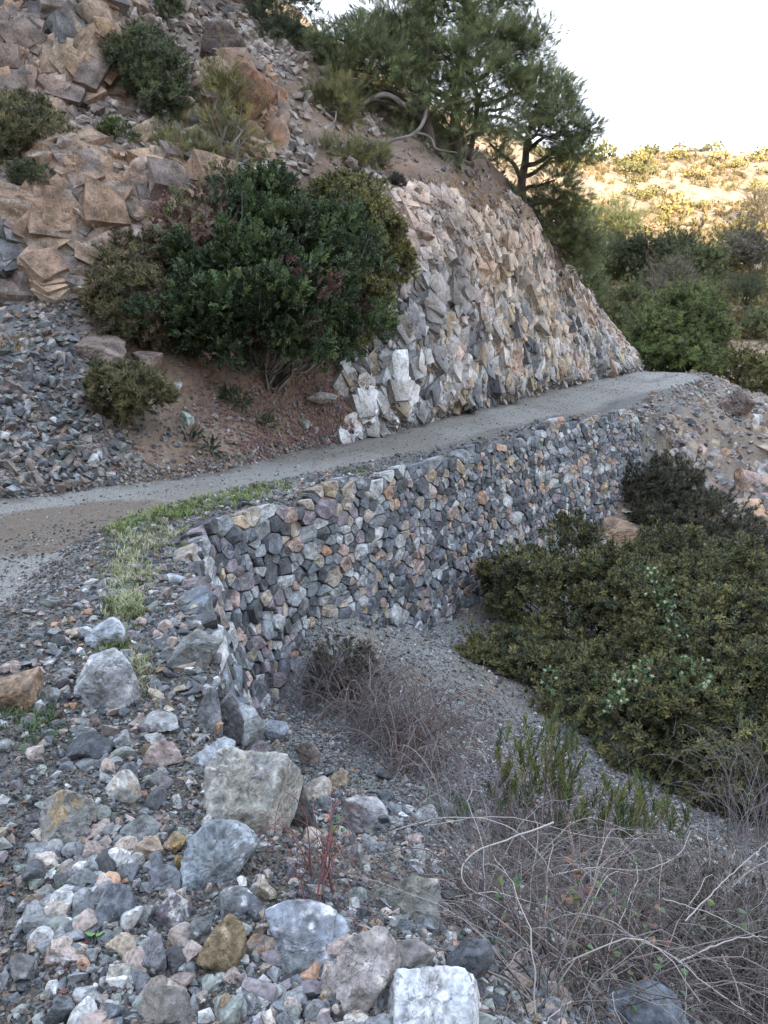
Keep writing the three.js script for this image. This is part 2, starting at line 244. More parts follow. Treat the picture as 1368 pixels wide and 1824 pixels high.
// the hillside above the road, from the left edge to the back of the rock spur
const hillGrid = [
  [[-700, 1010, 6.3], [-700, 760, 7.6], [-700, 540, 9.4], [-700, 350, 10], [-700, 190, 12.2], [-700, -40, 13], [-700, -230, 15.5], [-700, -380, 18]],
  [[-500, 950, 7.0], [-500, 740, 8.4], [-500, 520, 10.3], [-500, 340, 10.9], [-500, 190, 13.3], [-500, -20, 14.1], [-500, -200, 16.5], [-500, -350, 19]],
  [[-230, 915, 7.7], [-230, 715, 9.1], [-230, 500, 11], [-230, 330, 11.6], [-230, 195, 14], [-230, 0, 14.8], [-230, -160, 17.3], [-230, -300, 20]],
  [[0, 888, 8.2], [0, 700, 9.55], [0, 490, 11.5], [0, 330, 12.1], [0, 200, 14.5], [0, 0, 15.3], [0, -150, 17.8], [0, -280, 20.5]],
  [[170, 868, 8.9], [165, 690, 10.2], [150, 480, 12], [150, 285, 12.8], [150, 185, 15.2], [150, 0, 15.9], [150, -140, 18.3], [150, -270, 21]],
  [[320, 850, 9.7], [310, 690, 11], [300, 480, 12.4], [285, 300, 13.4], [300, 190, 15.8], [290, 20, 18], [290, -120, 20], [290, -240, 22.5]],
  [[430, 828, 10.5], [430, 680, 11.8], [430, 500, 13], [440, 320, 14.6], [450, 200, 16.6], [445, 95, 18.6], [435, 42, 19.8], [430, 60, 22.5]],
  [[540, 803, 12], [540, 690, 12.8], [545, 520, 14.1], [550, 330, 15.6], [550, 220, 17.2], [550, 130, 18.8], [550, 98, 19.7], [550, 120, 22]],
  [[630, 785, 13], [630, 690, 13.5], [650, 540, 14.5], [650, 400, 15.6], [650, 320, 16.6], [645, 240, 18.2], [640, 190, 19.6], [640, 205, 22]],
  [[740, 760, 14.6], [740, 680, 15], [745, 560, 15.5], [745, 440, 16.2], [745, 350, 17.1], [745, 285, 18.6], [745, 245, 20], [745, 260, 22.5]],
  [[860, 728, 17.4], [860, 655, 17.7], [860, 560, 18.1], [860, 460, 18.6], [860, 390, 19.2], [860, 345, 20], [855, 310, 21], [850, 325, 24]],
  [[965, 700, 21.5], [965, 640, 21.8], [960, 570, 22.2], [955, 490, 22.6], [955, 440, 23], [950, 410, 23.5], [945, 392, 24.3], [930, 410, 27]],
  [[1050, 680, 25.5], [1045, 645, 25.8], [1040, 600, 26.1], [1030, 560, 26.5], [1025, 525, 27], [1020, 505, 27.5], [1012, 492, 28.2], [990, 500, 31]],
  [[1118, 664, 30], [1112, 650, 30.2], [1105, 635, 30.5], [1098, 615, 30.8], [1092, 600, 31.2], [1085, 588, 31.8], [1078, 580, 32.5], [1050, 590, 36]],
  [[1145, 657, 34], [1140, 648, 34.3], [1133, 636, 35], [1122, 628, 35.6], [1112, 620, 36], [1102, 612, 37], [1092, 606, 38], [1060, 610, 42]],
  [[1120, 655, 42], [1115, 648, 42.3], [1105, 640, 43], [1095, 634, 43.6], [1085, 628, 44], [1075, 622, 45], [1065, 616, 46], [1040, 620, 50]],
].map((c) => { const p = c.map((a) => P(...a)); p.unshift(p[0].clone().add(V(0.1, -0.5, 0.35))); p.push(p[8].clone().add(V(-1, -6, -9))); return p; });
const HU = hillGrid.length - 1, HV = hillGrid[0].length - 1, hillRows = hillGrid.map((c) => crom(c));
function hillSmooth(u, v) {                   // u along the road, v up the slope (1 = road edge)
  const n = HU + 1, i = Math.min(HU - 1, Math.floor(u)), t = u - i;
  const q = [-1, 0, 1, 2].map((o) => hillRows[Math.min(HU, Math.max(0, i + o))](v));
  return crom([q[0], q[1], q[2], q[3]])(1 + t);
}
// what the slope is made of at (u, v): rock 0..1, and its kind
function hillKind(u, v, p) {
  const w = 0.35 * fbm(p.x * 0.5, p.y * 0.5, p.z * 0.5, 4);
  const cut = sstep(7.8, 8.3, u + w + 0.5 * fbm(p.x * 1.4, p.y * 1.4, 3, 3) - 0.35 * sstep(2.6, 3.4, v) + 0.2) * sstep(5.1 + 3 * sstep(10, 11, u), 4.5 + 3 * sstep(10, 11, u), v + w * 1.4 - (u - 8.5) * 0.3);
  const cliffLow = sstep(5.0, 4.4, u + w) * sstep(2.6, 2.95, v + w) * sstep(4.45, 4.1, v + w);
  const cliffHigh = sstep(4.75, 4.2, u + w * 1.5) * sstep(4.85, 5.15, v + w);
  const crown = sstep(3.6, 4, u) * sstep(6.4, 5.6, u) * sstep(6.1, 6.6, v + w * 1.5) * 0.8;
  const boss = sstep(0.85, 0.45, Math.hypot((u - 5.95) * 1.1, (v - 5.0) * 0.9) + w);
  const mid = sstep(0.75, 0.45, Math.hypot((u - 5.1) * 0.8, (v - 3.7) * 0.9) + w);
  const rock = Math.max(cut, cliffLow, cliffHigh, crown, boss, mid);
  const talus = sstep(4.6, 3.6, u + w * 1.5) * sstep(3.1, 2.6, v + w);
  const rubble = (1 - rock) * sstep(6.9, 6.0, u + w * 2) * sstep(3.6, 4.3, v + w);
  return { rock, cut, talus, rubble, boss, cliffLow };
}
function hillAt(u, v, out) {
  const p = hillSmooth(u, v), e = 0.02, a = hillSmooth(Math.min(HU, u + e), v).sub(hillSmooth(Math.max(0, u - e), v)), b = hillSmooth(u, Math.min(HV, v + e)).sub(hillSmooth(u, Math.max(0, v - e))), n = a.cross(b).normalize();
  const k = hillKind(u, v, p);
  let d = 0.10 * fbm(p.x * 1.3, p.y * 1.3, p.z * 1.3, 4) * (1 - k.rock);
  d += 0.05 * k.talus * fbm(p.x * 5, p.y * 5, p.z * 5, 2) + 0.14 * k.rubble * Math.max(-0.2, fbm(p.x * 2.2, p.y * 2.2, p.z * 2.2, 3));
  let id = 0.5, id2 = 0.5, edge = 1;
  if (k.rock > 0) {
    if (k.cut > 0.3) {                          // fractured face, joints dipping to the right
      const q = V(p.x * 0.80 - p.y * 0.6, p.x * 0.6 + p.y * 0.8, p.z), wx = 0.5 * fbm(q.x * 0.9, q.y * 0.9, q.z * 0.9, 3), wy = 0.5 * fbm(q.x * 0.9 + 40, q.y * 0.9, q.z * 0.9, 3);
      let A = chips(q.x * 1.0 + wx, q.y * 0.65 + wy, q.z * 0.9 + wx, 3); id = A.id; d += k.rock * 0.34 * A.d;
      A = chips(q.x * 2.9 + wx * 2, q.y * 1.9 + wy * 2, q.z * 2.7 + wx, 31); id2 = A.id; edge = A.edge; d += k.rock * 0.20 * A.d;
      A = chips(q.x * 7.5 + wx * 3, q.y * 5.5 + wy * 3, q.z * 7.5, 71); d += k.rock * 0.085 * A.d; const S = blocks(q.x * 5 + wx * 2, q.y * 3.6 + wy * 2, q.z * 5, 33); d += k.rock * 0.035 * S.d; edge = Math.min(edge, A.edge * 2);
      d += k.rock * 0.14 * fbm(p.x * 1.1 + 9, p.y * 1.1, p.z * 1.1, 4);
    } else {
      const q = V(p.x * 0.94 + p.y * 0.34, p.y * 0.94 - p.x * 0.34, p.z), wx = 0.5 * fbm(q.x * 0.8, q.y * 0.8, q.z * 0.8, 3);
      let A = chips(q.x * 0.75 + wx, q.y * 0.5 + wx * 0.6, q.z * 0.7, 5, 0.7); id = A.id; d += k.rock * 0.8 * A.d;
      A = chips(q.x * 2.1 + wx, q.y * 1.4 + wx, q.z * 2.0, 37); id2 = A.id; edge = A.edge; d += k.rock * 0.32 * A.d;
      A = chips(q.x * 6 + wx * 2, q.y * 4.5, q.z * 6, 73); d += k.rock * 0.10 * A.d; const S = blocks(q.x * 3.2 + wx * 2, q.y * 2.4 + wx, q.z * 3.2, 35); d += k.rock * 0.07 * S.d; edge = Math.min(edge, A.edge * 2);
    }
  }
  const fade = sstep(0.9, 1.35, v) * lerp(1, 0.5, sstep(6, 7, v) * sstep(9, 10, u));
  out.p = p.addScaledVector(n, d * fade); out.n = n; out.k = k; out.id = id; out.id2 = id2; out.edge = edge;
  return out;
}
function hillColour(u, v, o) {
  const { p, k } = o, n1 = fbm(p.x * 0.8, p.y * 0.8 + 9, p.z * 0.8, 4), n2 = fbm(p.x * 4, p.y * 4, p.z * 4, 3), n3 = fbm(p.x * 0.45 + 30, p.y * 0.45, p.z * 0.45, 3);
  let c = mixc([0.30, 0.20, 0.14], [0.37, 0.27, 0.205], sstep(-0.3, 0.35, n1 + 0.4 * n2));
  c = mixc(c, mixc([0.25, 0.245, 0.24], [0.20, 0.20, 0.20], sstep(-0.2, 0.2, n2)), k.talus);
  c = mixc(c, mixc([0.31, 0.24, 0.19], [0.36, 0.30, 0.25], sstep(-0.2, 0.2, n2)), k.rubble);
  if (k.rock > 0) {
    let r;
    const t = clamp(o.id * 0.55 + o.id2 * 0.45 + 0.25 * n2);
    if (k.cut > 0.3) {
      r = t < 0.2 ? [0.16, 0.165, 0.175] : t < 0.36 ? [0.26, 0.255, 0.25] : t < 0.48 ? [0.33, 0.265, 0.195] : t < 0.62 ? [0.37, 0.35, 0.33] : t < 0.74 ? [0.44, 0.41, 0.385] : [0.42, 0.315, 0.26];
      const ochre = sstep(0.0, 0.25, n3 + 0.25 * n2) * sstep(9, 10.2, u);
      r = mixc(r, [0.36, 0.26, 0.155], ochre * 0.45 * sstep(0.2, 0.5, o.id));
      const dk = sstep(0.05, 0.3, n1 + 0.25) * sstep(4.6, 3.6, v) * sstep(2.0, 2.6, v) * sstep(11, 9.5, u); r = mixc(r, [0.16, 0.15, 0.15], dk * 0.65);
      const wt = sstep(0.0, 0.2, n2 + 0.3 * n1) * sstep(3.4, 2.2, v) * sstep(9.6, 8.6, u); r = mixc(r, [0.52, 0.54, 0.56], wt * 0.8);
      r = mixc(r, [0.40, 0.285, 0.21], sstep(3.2, 4.8, v + n1) * 0.5);
    } else {
      r = t < 0.25 ? [0.12, 0.105, 0.10] : t < 0.45 ? [0.23, 0.175, 0.145] : t < 0.62 ? [0.31, 0.205, 0.14] : t < 0.82 ? [0.345, 0.245, 0.195] : [0.40, 0.30, 0.25];
      if (k.cliffLow > 0.4) r = mixc(r, t < 0.5 ? [0.17, 0.16, 0.16] : [0.37, 0.275, 0.24], 0.5);
      r = mixc(r, [0.33, 0.16, 0.085], k.boss * 0.5 * sstep(0.0, 0.2, n2));
      r = mixc(r, [0.40, 0.27, 0.15], 0.45 * sstep(0.05, 0.3, n3));
    }
    r = r.map((q) => q * (0.85 + 0.5 * n2));
    const lift = k.cut > 0.3 ? 1.42 : 1.15; c = mixc(c, r.map((q) => q * lift), sstep(0.25, 0.6, k.rock));
  }
  return c;
}
let hillFace;
{
  const us = [], NV = 430; for (let i = 0; i < HU; i++) { const w = hillSmooth(i, 3.5).distanceTo(hillSmooth(i + 1, 3.5)), n = Math.round(clamp(w / (i < 2 ? 0.09 : 0.04), 16, 100)); for (let q = 0; q < n; q++) us.push(i + q / n); } us.push(HU);
  const NU = us.length, pos = new Float32Array(NU * NV * 3), col = new Float32Array(NU * NV * 3), uv = new Float32Array(NU * NV * 2), rock = new Float32Array(NU * NV), o = {};
  const arc = us.map((u) => 0); for (let i = 1; i < NU; i++) arc[i] = arc[i - 1] + hillSmooth(us[i], 3.5).distanceTo(hillSmooth(us[i - 1], 3.5));
  for (let i = 0; i < NU; i++) {
    let s = 0, last = null; const s0 = 0;
    for (let j = 0; j < NV; j++) {
      const v = j / (NV - 1) * (HV - 1) * 0.985 + 0.02 + (j === NV - 1 ? 1 : 0), k = i * NV + j; hillAt(us[i], v, o);
      const flatP = hillSmooth(us[i], v); if (last) s += last.distanceTo(flatP); last = flatP;
      pos.set([o.p.x, o.p.y, o.p.z], k * 3); col.set(hillColour(us[i], v, o), k * 3); uv.set([arc[i], s], k * 2); rock[k] = o.k.rock;
    }
  }
  const face = [], soil = [];
  for (let i = 0; i + 1 < NU; i++) for (let j = 0; j + 1 < NV; j++) { const a = i * NV + j, b = a + NV, c = a + 1, e = b + 1; (rock[a] + rock[b] + rock[c] + rock[e] > 1.6 ? face : soil).push(a, b, e, a, e, c); }
  const sheet = (idx) => { const map = new Map(), p = [], c = [], u = [], ix = new Uint32Array(idx.length); idx.forEach((v, q) => { let m = map.get(v); if (m === undefined) { m = map.size; map.set(v, m); for (let w = 0; w < 3; w++) { p.push(pos[v * 3 + w]); c.push(col[v * 3 + w]); } u.push(uv[v * 2], uv[v * 2 + 1]); } ix[q] = m; }); return geoOf(p, ix, c, u); };
  tag(mesh('hillside', sheet(soil), M.soil), 'steep brown slope of soil and rubble above the road', 'hillside', null, 'structure');
  hillFace = tag(mesh('rock_face', sheet(face), M.cliff), 'broken rock faces cut into the hill above the road', 'rock face', null, 'structure');
}
// a point on the hillside that the photograph shows at (px, py): search the smooth surface
function hillUV(px, py) {
  const tmp = V(); let best = 1e9, bu = 0, bv = 0;
  const proj = (u, v) => { const p = hillSmooth(u, v); const yc = (p.y - EYE) * CP - p.z * -1 * -SP * -1, f = -p.z * CP - (p.y - EYE) * SP, Y = (p.y - EYE) * CP + -p.z * SP; return [684 + FPX * p.x / f, 912 - FPX * Y / f]; };
  for (let i = 0; i <= HU * 4; i++) for (let j = 8; j <= 64; j++) { const [x, y] = proj(i / 4, j / 8), q = (x - px) ** 2 + (y - py) ** 2; if (q < best) { best = q; bu = i / 4; bv = j / 8; } }
  for (let s = 0.2; s > 0.004; s *= 0.7) for (const [a, b] of [[s, 0], [-s, 0], [0, s], [0, -s]]) { const u = clamp(bu + a, 0, HU), v = clamp(bv + b, 0.6, HV), [x, y] = proj(u, v), q = (x - px) ** 2 + (y - py) ** 2; if (q < best) { best = q; bu = u; bv = v; } }
  return [bu, bv];
}
const hillHit = (px, py) => { const [u, v] = hillUV(px, py); return hillAt(u, v, {}).p; };

// the far valley side, lit by the sun above the shade of the ridge behind the viewer
const farPts = [[1368, 720, 36], [1250, 700, 38], [1368, 640, 48], [1250, 640, 46], [1150, 640, 48], [1368, 560, 60], [1250, 560, 60], [1100, 560, 56], [1368, 480, 75], [1220, 470, 78], [1080, 460, 72], [1368, 390, 100], [1200, 390, 100], [1050, 380, 92], [1368, 300, 140], [1200, 300, 135], [1060, 300, 118], [1368, 270, 162], [1200, 274, 152], [1050, 286, 128], [950, 262, 115], [890, 245, 110], [760, 185, 100], [640, 118, 92], [545, 42, 86], [450, -40, 84], [300, -150, 84], [1600, 262, 175], [1600, 400, 105], [1600, 600, 60], [1600, 800, 30], [1900, 300, 170], [1900, 700, 40], [950, 450, 68], [800, 400, 66]].map((a) => P(...a));
const farH0 = tps([...farPts, V(110, 20, -220), V(60, 20, -200), V(0, 25, -175), V(160, 18, -230), V(-40, 40, -140)]);
const farHeight = (x, z) => farH0(x, z) + 1.3 * fbm(x * 0.07, 2, z * 0.07, 4) + 0.5 * fbm(x * 0.35, 6, z * 0.35, 3);
function farHit(px, py) { const f = (D) => { const p = P(px, py, D); return p.y - farHeight(p.x, p.z); }; let b = 40; while (b < 260 && f(b) > 0) b *= 1.01; let a = b / 1.01; for (let i = 0; i < 10; i++) { const m = (a + b) / 2; if (f(m) < 0) b = m; else a = m; } return P(px, py, b); }
{
  const NX = 330, NZ = 330, pos = [], col = [], uv = [], idx = [];
  for (let j = 0; j < NZ; j++) for (let i = 0; i < NX; i++) {
    const t = j / (NZ - 1), z = -28 - 200 * t * (0.35 + 0.65 * t), x = lerp(-60, 200, i / (NX - 1)), y = farHeight(x, z);
    pos.push(x, y - (z > -31 ? 3 : 0), z); uv.push(x, z - y * 0.6);
    const n1 = fbm(x * 0.12, 4, z * 0.12, 4), n2 = fbm(x * 0.6, 7, z * 0.6, 4);
    let c = mixc([0.46, 0.32, 0.215], [0.54, 0.41, 0.29], sstep(-0.25, 0.25, n2));
    c = mixc(c, [0.30, 0.20, 0.145], sstep(0.08, 0.3, n1) * 0.7);
    c = mixc(c, [0.13, 0.12, 0.065], sstep(0.1, 0.25, n2 + 0.25 * n1) * 0.6);
    col.push(...c);
    if (i + 1 < NX && j + 1 < NZ) { const a = j * NX + i; idx.push(a, a + 1, a + NX + 1, a, a + NX + 1, a + NX); }
  }
  tag(mesh('hills', geoOf(pos, idx, col, uv), M.far), 'dry sunlit hillside across the valley', 'hills', null, 'structure');
}
// the ridge behind the viewer whose shade lies over the road (outside the frame)
{
  const NX = 60, NZ = 26, pos = [], col = [], uv = [], idx = [];
  const u = V(Math.cos(SUN_AZ), 0, -Math.sin(SUN_AZ)), w = V(Math.sin(SUN_AZ), 0, Math.cos(SUN_AZ));
  for (let j = 0; j < NZ; j++) for (let i = 0; i < NX; i++) {
    const s = lerp(-260, 260, i / (NX - 1)), t = lerp(18, 170, j / (NZ - 1)), top = RIDGE_H + 0.03 * s + 5 * fbm(s * 0.03, 1, 4, 3);
    const y = -4 + (top + 4) * Math.sin(Math.PI * clamp((t - 18) / 152)) ** 1.2 + 2 * fbm(s * 0.05, t * 0.05, 9, 3);
    pos.push(u.x * s + w.x * t, y, u.z * s + w.z * t); uv.push(s, t); col.push(...mixc([0.20, 0.16, 0.11], [0.09, 0.10, 0.05], sstep(-0.2, 0.3, fbm(s * 0.1, t * 0.1, 3, 4))));
    if (i + 1 < NX && j + 1 < NZ) { const a = j * NX + i; idx.push(a, a + NX, a + NX + 1, a, a + NX + 1, a + 1); }
  }
  tag(mesh('terrain', geoOf(pos, idx, col, uv), M.far), 'scrub-covered ridge behind the viewer that shades the road', 'hills', null, 'structure');
}

// ---------------------------------------------------------------- rocks
function boxUV(g, s = 1) {
  const f = g.index ? g.toNonIndexed() : g; f.computeVertexNormals();
  const p = f.attributes.position, n = f.attributes.normal, uv = new Float32Array(p.count * 2);
  for (let i = 0; i < p.count; i += 3) {
    const x = Math.abs(n.getX(i)), y = Math.abs(n.getY(i)), z = Math.abs(n.getZ(i)), ax = y >= x && y >= z ? 1 : x >= z ? 0 : 2;
    for (let q = i; q < i + 3; q++) { uv[q * 2] = s * (ax === 0 ? p.getZ(q) : p.getX(q)); uv[q * 2 + 1] = s * (ax === 1 ? p.getZ(q) : p.getY(q)); }
  }
  f.setAttribute('uv', new THREE.BufferAttribute(uv, 2)); return f;
}
// an angular stone of half sizes (a, b, c): a ball cut by planes, chipped and roughened
function rockShape(seed, dims, detail, o = {}) {
  const r = rngOf(seed), n = o.planes ?? 11, pl = [];
  for (let i = 0; i < n; i++) { const z = r() * 2 - 1, a = r() * 6.283, q = Math.sqrt(1 - z * z); pl.push([q * Math.cos(a), z * 0.9, q * Math.sin(a), 0.36 + 0.3 * r()]); }
  for (const p of o.cuts ?? []) { const l = Math.hypot(p[0], p[1], p[2]); pl.push([p[0] / l, p[1] / l, p[2] / l, p[3]]); }
  const ico = mergeVertices((() => { const g = new THREE.IcosahedronGeometry(1, detail); g.deleteAttribute('uv'); g.deleteAttribute('normal'); return g; })(), 1e-4);
  const p = ico.attributes.position, rough = o.rough ?? 0.05, sx = r() * 50, pos = [];
  for (let i = 0; i < p.count; i++) {
    const x = p.getX(i), y = p.getY(i), z = p.getZ(i); let m = 0.98, m2 = 1.05;
    for (const [a, b, c, d] of pl) { const k = a * x + b * y + c * z; if (k > 0.05) { const q = d / k; if (q < m) { m2 = m; m = q; } else if (q < m2) m2 = q; } }
    m -= 0.025 * sstep(0.05, 0, m2 - m);
    if (rough) { m += rough * fbm(x * 2.4 + sx, y * 2.4, z * 2.4, 3); if (detail > 6) m += rough * 0.9 * blocks(x * 3.4 + sx, y * 3.4, z * 3.4, 3).d * 0.7 + rough * 0.4 * fbm(x * 14, y * 14 + sx, z * 14, 2); }
    pos.push(x * m, y * m, z * m);
  }
  const lo = [9, 9, 9], hi = [-9, -9, -9]; pos.forEach((q, i) => { lo[i % 3] = Math.min(lo[i % 3], q); hi[i % 3] = Math.max(hi[i % 3], q); });
  for (let i = 0; i < pos.length; i++) { const k = i % 3; pos[i] = ((pos[i] - (lo[k] + hi[k]) / 2) / (hi[k] - lo[k]) * 2) * dims[k]; }
  const g = geoOf(pos, ico.index.array.slice ? new Uint32Array(ico.index.array) : null);
  return g;
}
function paint(g, base, second, amount, seed, freq = 6) {   // mottled mineral colours, laid on in the stone's own space
  const p = g.attributes.position, col = new Float32Array(p.count * 3);
  for (let i = 0; i < p.count; i++) {
    const x = p.getX(i) * freq + seed, y = p.getY(i) * freq, z = p.getZ(i) * freq, n = fbm(x, y, z, 4), s = fbm(x * 3.1, y * 3.1, z * 3.1, 2);
    let c = mixc(base, second, sstep(0.02, 0.22, n + 0.4 * s - 0.25 + amount * 0.5)); const k = (1 + 0.7 * s) * (1 + 0.5 * fbm(x * 7.3, y * 7.3, z * 7.3, 2)); col.set([c[0] * k, c[1] * k, c[2] * k], i * 3);
  }
  g.setAttribute('color', new THREE.BufferAttribute(col, 3)); return g;
}
const finish = (g, crease = 0.5) => { const f = boxUV(toCreasedNormals(g, crease), 1); const c = toCreasedNormals(f, crease); return c; };

// ---------------------------------------------------------------- the dry stone retaining wall
{
  const r = rngOf(77), root = thing('dry_stone_wall', 'long curved dry stone retaining wall holding up the outer edge of the gravel road', 'wall', V(0, 0, 0));
  // arc length along the wall
  const N = 240, S = [0], T = []; for (let i = 0; i <= N; i++) { T.push(wallTop(i / N * WN)); if (i) S.push(S[i - 1] + T[i].distanceTo(T[i - 1])); }
  const L = S[N], tOf = (s) => { let i = 1; while (i < N && S[i] < s) i++; return (i - 1 + (s - S[i - 1]) / (S[i] - S[i - 1])) / N * WN; };
  const frame = (s, h) => {                      // h metres below the top edge
    const t = tOf(clamp(s, 0, L)), a = wallTop(t), b = wallBase(t), e = wallTop(Math.min(WN, t + 0.05)).sub(wallTop(Math.max(0, t - 0.05))).normalize();
    const down = V(b.x - a.x, b.y - a.y, b.z - a.z), H = down.length(); down.divideScalar(H); const n = V().crossVectors(down, e).normalize(); if (n.z < 0 && n.x < 0) n.negate();
    return { p: a.addScaledVector(down, h), n, down, e, H };
  };
  const topJit = (s) => { const stepUp = s > S[N] * 0.735 && s < S[N] * 0.985 ? 0.16 : 0; return -0.03 - stepUp + 0.10 * noise(s * 1.7, 5, 2) + 0.05 * noise(s * 5, 2, 8); };
  const cells = [], SX = 1.32, SY = 0.9;
  for (let tries = 0; tries < 90000 && cells.length < 1900; tries++) {
    const s = 0.9 + r() * (L - 0.9), H = frame(s, 0).H + 0.3, h = topJit(s) + 0.04 + r() * (H - topJit(s)), far = sstep(4, L, s);
    const rad = lerp(0.086, 0.09, far) * (r() < 0.3 ? 0.55 : 0.8 + 0.95 * r() * r());
    if (cells.every((c) => { const dx = (c.s - s) / SX, dh = (c.h - h) / SY; return dx * dx + dh * dh > ((c.rad + rad) * 0.92) ** 2; })) cells.push({ s, h, rad });
  }
  const stones = [];
  for (const c of cells) {
    let poly = []; const R0 = c.rad * 2.3; for (let i = 0; i < 16; i++) poly.push([Math.cos(i / 8 * Math.PI) * R0, Math.sin(i / 8 * Math.PI) * R0]);
    const clip = (nx, ny, d) => { const out = []; for (let i = 0; i < poly.length; i++) { const a = poly[i], b = poly[(i + 1) % poly.length], da = a[0] * nx + a[1] * ny - d, db = b[0] * nx + b[1] * ny - d; if (da <= 0) out.push(a); if (da * db < 0) { const t = da / (da - db); out.push([lerp(a[0], b[0], t), lerp(a[1], b[1], t)]); } } poly = out; };
    for (const q of cells) { if (q === c) continue; const dx = (q.s - c.s) / SX, dy = (q.h - c.h) / SY, D = Math.hypot(dx, dy); if (D > 1) continue; const w = (D * D + c.rad * c.rad - q.rad * q.rad) / (2 * D); clip(dx / D, dy / D, Math.max(0.02, w) - 0.001 - 0.004 * r()); if (poly.length < 3) break; }
    if (poly.length < 3) continue;
    clip(0, -1, (c.h - topJit(c.s) + 0.02) / SY); poly = poly.map((a) => [a[0] * SX, a[1] * SY]);
    if (poly.length < 3) continue;
    // the outline with its corners knocked off, two points to a corner
    const crn = []; for (let i = 0; i < poly.length; i++) { const a = poly[i], b = poly[(i + 1) % poly.length]; if (Math.hypot(a[0] - b[0], a[1] - b[1]) > 0.022) crn.push(a); }
    if (crn.length < 3) continue;
    const sm = []; crn.forEach((a, i) => { const b = crn[(i + 1) % crn.length], p = crn[(i + crn.length - 1) % crn.length], k = 0.04 + 0.17 * r(), k2 = 0.04 + 0.17 * r(); sm.push([lerp(a[0], p[0], k), lerp(a[1], p[1], k)], [lerp(a[0], b[0], k2), lerp(a[1], b[1], k2)]); });
    const K = sm.length;
    let area = 0; sm.forEach((a, i) => { const b = sm[(i + 1) % K]; area += a[0] * b[1] - a[1] * b[0]; });
    if (Math.abs(area) / 2 < 0.0016) continue;
    const F = frame(c.s, c.h), near = sstep(7, 2, c.s), size = Math.sqrt(Math.abs(area) / 2);
    const proud = 0.014 + 0.028 * r() + 0.05 * near * r(), tx = (r() - 0.5) * (0.3 + 0.5 * near), ty = (r() - 0.5) * 0.34, pos = [], idx = [], wob = r() * 40;
    const push = (x, y, d) => { const s = c.s + x, q = frame(s, c.h + y); const j = 0.022 * noise(x * 17 + wob, y * 17, d * 3 + wob) * (d > 0.01 ? 1 : 0.3); pos.push(...q.p.addScaledVector(q.n, d + j).toArray()); };
    const rings = [[0.92, -0.11, 0], [1.0, -0.03, 0.2], [1.0, proud * 0.8, 0.8], [0.93, size * 0.06 + proud, 1], [0.5, size * 0.09 + proud, 1.05]];
    rings.forEach(([k, d, tl], ri) => sm.forEach(([x, y], i) => { const kk = k * (ri > 1 ? 1 + 0.10 * noise(i * 0.9 + wob, ri * 3.1, 2) : 1); push(x * kk, y * kk, d + tl * (tx * x * kk + ty * y * kk)); }));
    push(0, 0, size * 0.09 + proud);
    const orient = F.n.dot(V(...pos.slice(0, 3)).sub(F.p)) , flip = area < 0;
    const tri = (a, b, cc) => (flip ? idx.push(a, cc, b) : idx.push(a, b, cc));
    for (let q = 0; q + 1 < rings.length; q++) for (let i = 0; i < K; i++) { const a = q * K + i, b = q * K + (i + 1) % K; tri(a, b + K, b); tri(a, a + K, b + K); }
    for (let i = 0; i < K; i++) tri((rings.length - 1) * K + i, rings.length * K, (rings.length - 1) * K + (i + 1) % K);
    let g = geoOf(pos, idx);
    // facing test: the front must look along the wall's outward normal
    { const n = g.attributes.normal, q = rings.length * K; if (V(n.getX(q), n.getY(q), n.getZ(q)).dot(F.n) < 0) { const ix = g.index.array; for (let i = 0; i < ix.length; i += 3) { const t = ix[i + 1]; ix[i + 1] = ix[i + 2]; ix[i + 2] = t; } g.computeVertexNormals(); } }
    const k = r(), farther = sstep(5, 9, c.s);
    const base0 = k < 0.27 - 0.04 * farther ? C.dark : k < 0.42 ? C.slate : k < 0.60 ? C.grey : k < 0.67 ? C.purple : k < 0.80 ? C.light : k < 0.87 + 0.03 * (1 - farther) ? [0.30, 0.265, 0.225] : k < 0.96 ? C.pink : k < 0.985 ? C.tan : [0.33, 0.21, 0.145];
    const base = (c.s < 2.6 && k > 0.8 ? C.slate : base0).map((q) => q * 1.4);
    const second = r() < 0.5 ? mixc(base, C.light, 0.6) : mixc(base, C.dark, 0.6);
    paint(g, base, second, -0.1 + 0.3 * r(), r() * 60, 9);
    stones.push({ g: finish(g, 0.08), s: c.s, size: size / (2.5 + F.p.length() * 1) });
  }
  stones.sort((a, b) => b.size - a.size);
  stones.slice(0, 300).forEach((s) => mesh('stone', s.g, M.rock, root));
  tag(mesh('stone_courses', mergeGeometries(stones.slice(300).map((s) => s.g)), M.rock, root), null, null, null, 'stuff');
  // dark earth and rubble packed behind the facing stones
  const pos = [], col = [], uv = [], idx = [], NU = 160, NV = 14;
  for (let i = 0; i <= NU; i++) for (let j = 0; j <= NV; j++) { const s = lerp(2.0, L, i / NU), F0 = frame(s, 0), F = frame(s, lerp(topJit(s) + 0.10, F0.H + 0.3, j / NV)); const p = F.p.addScaledVector(F.n, -0.08); pos.push(p.x, p.y, p.z); col.push(0.06, 0.056, 0.052); uv.push(s, j * 0.2); if (i < NU && j < NV) { const a = i * (NV + 1) + j; idx.push(a, a + 1, a + NV + 2, a, a + NV + 2, a + NV + 1); } }
  mesh('wall_core', geoOf(pos, idx, col, uv), M.soil, root);
  console.log('wall stones', stones.length, 'length', L.toFixed(1));
}

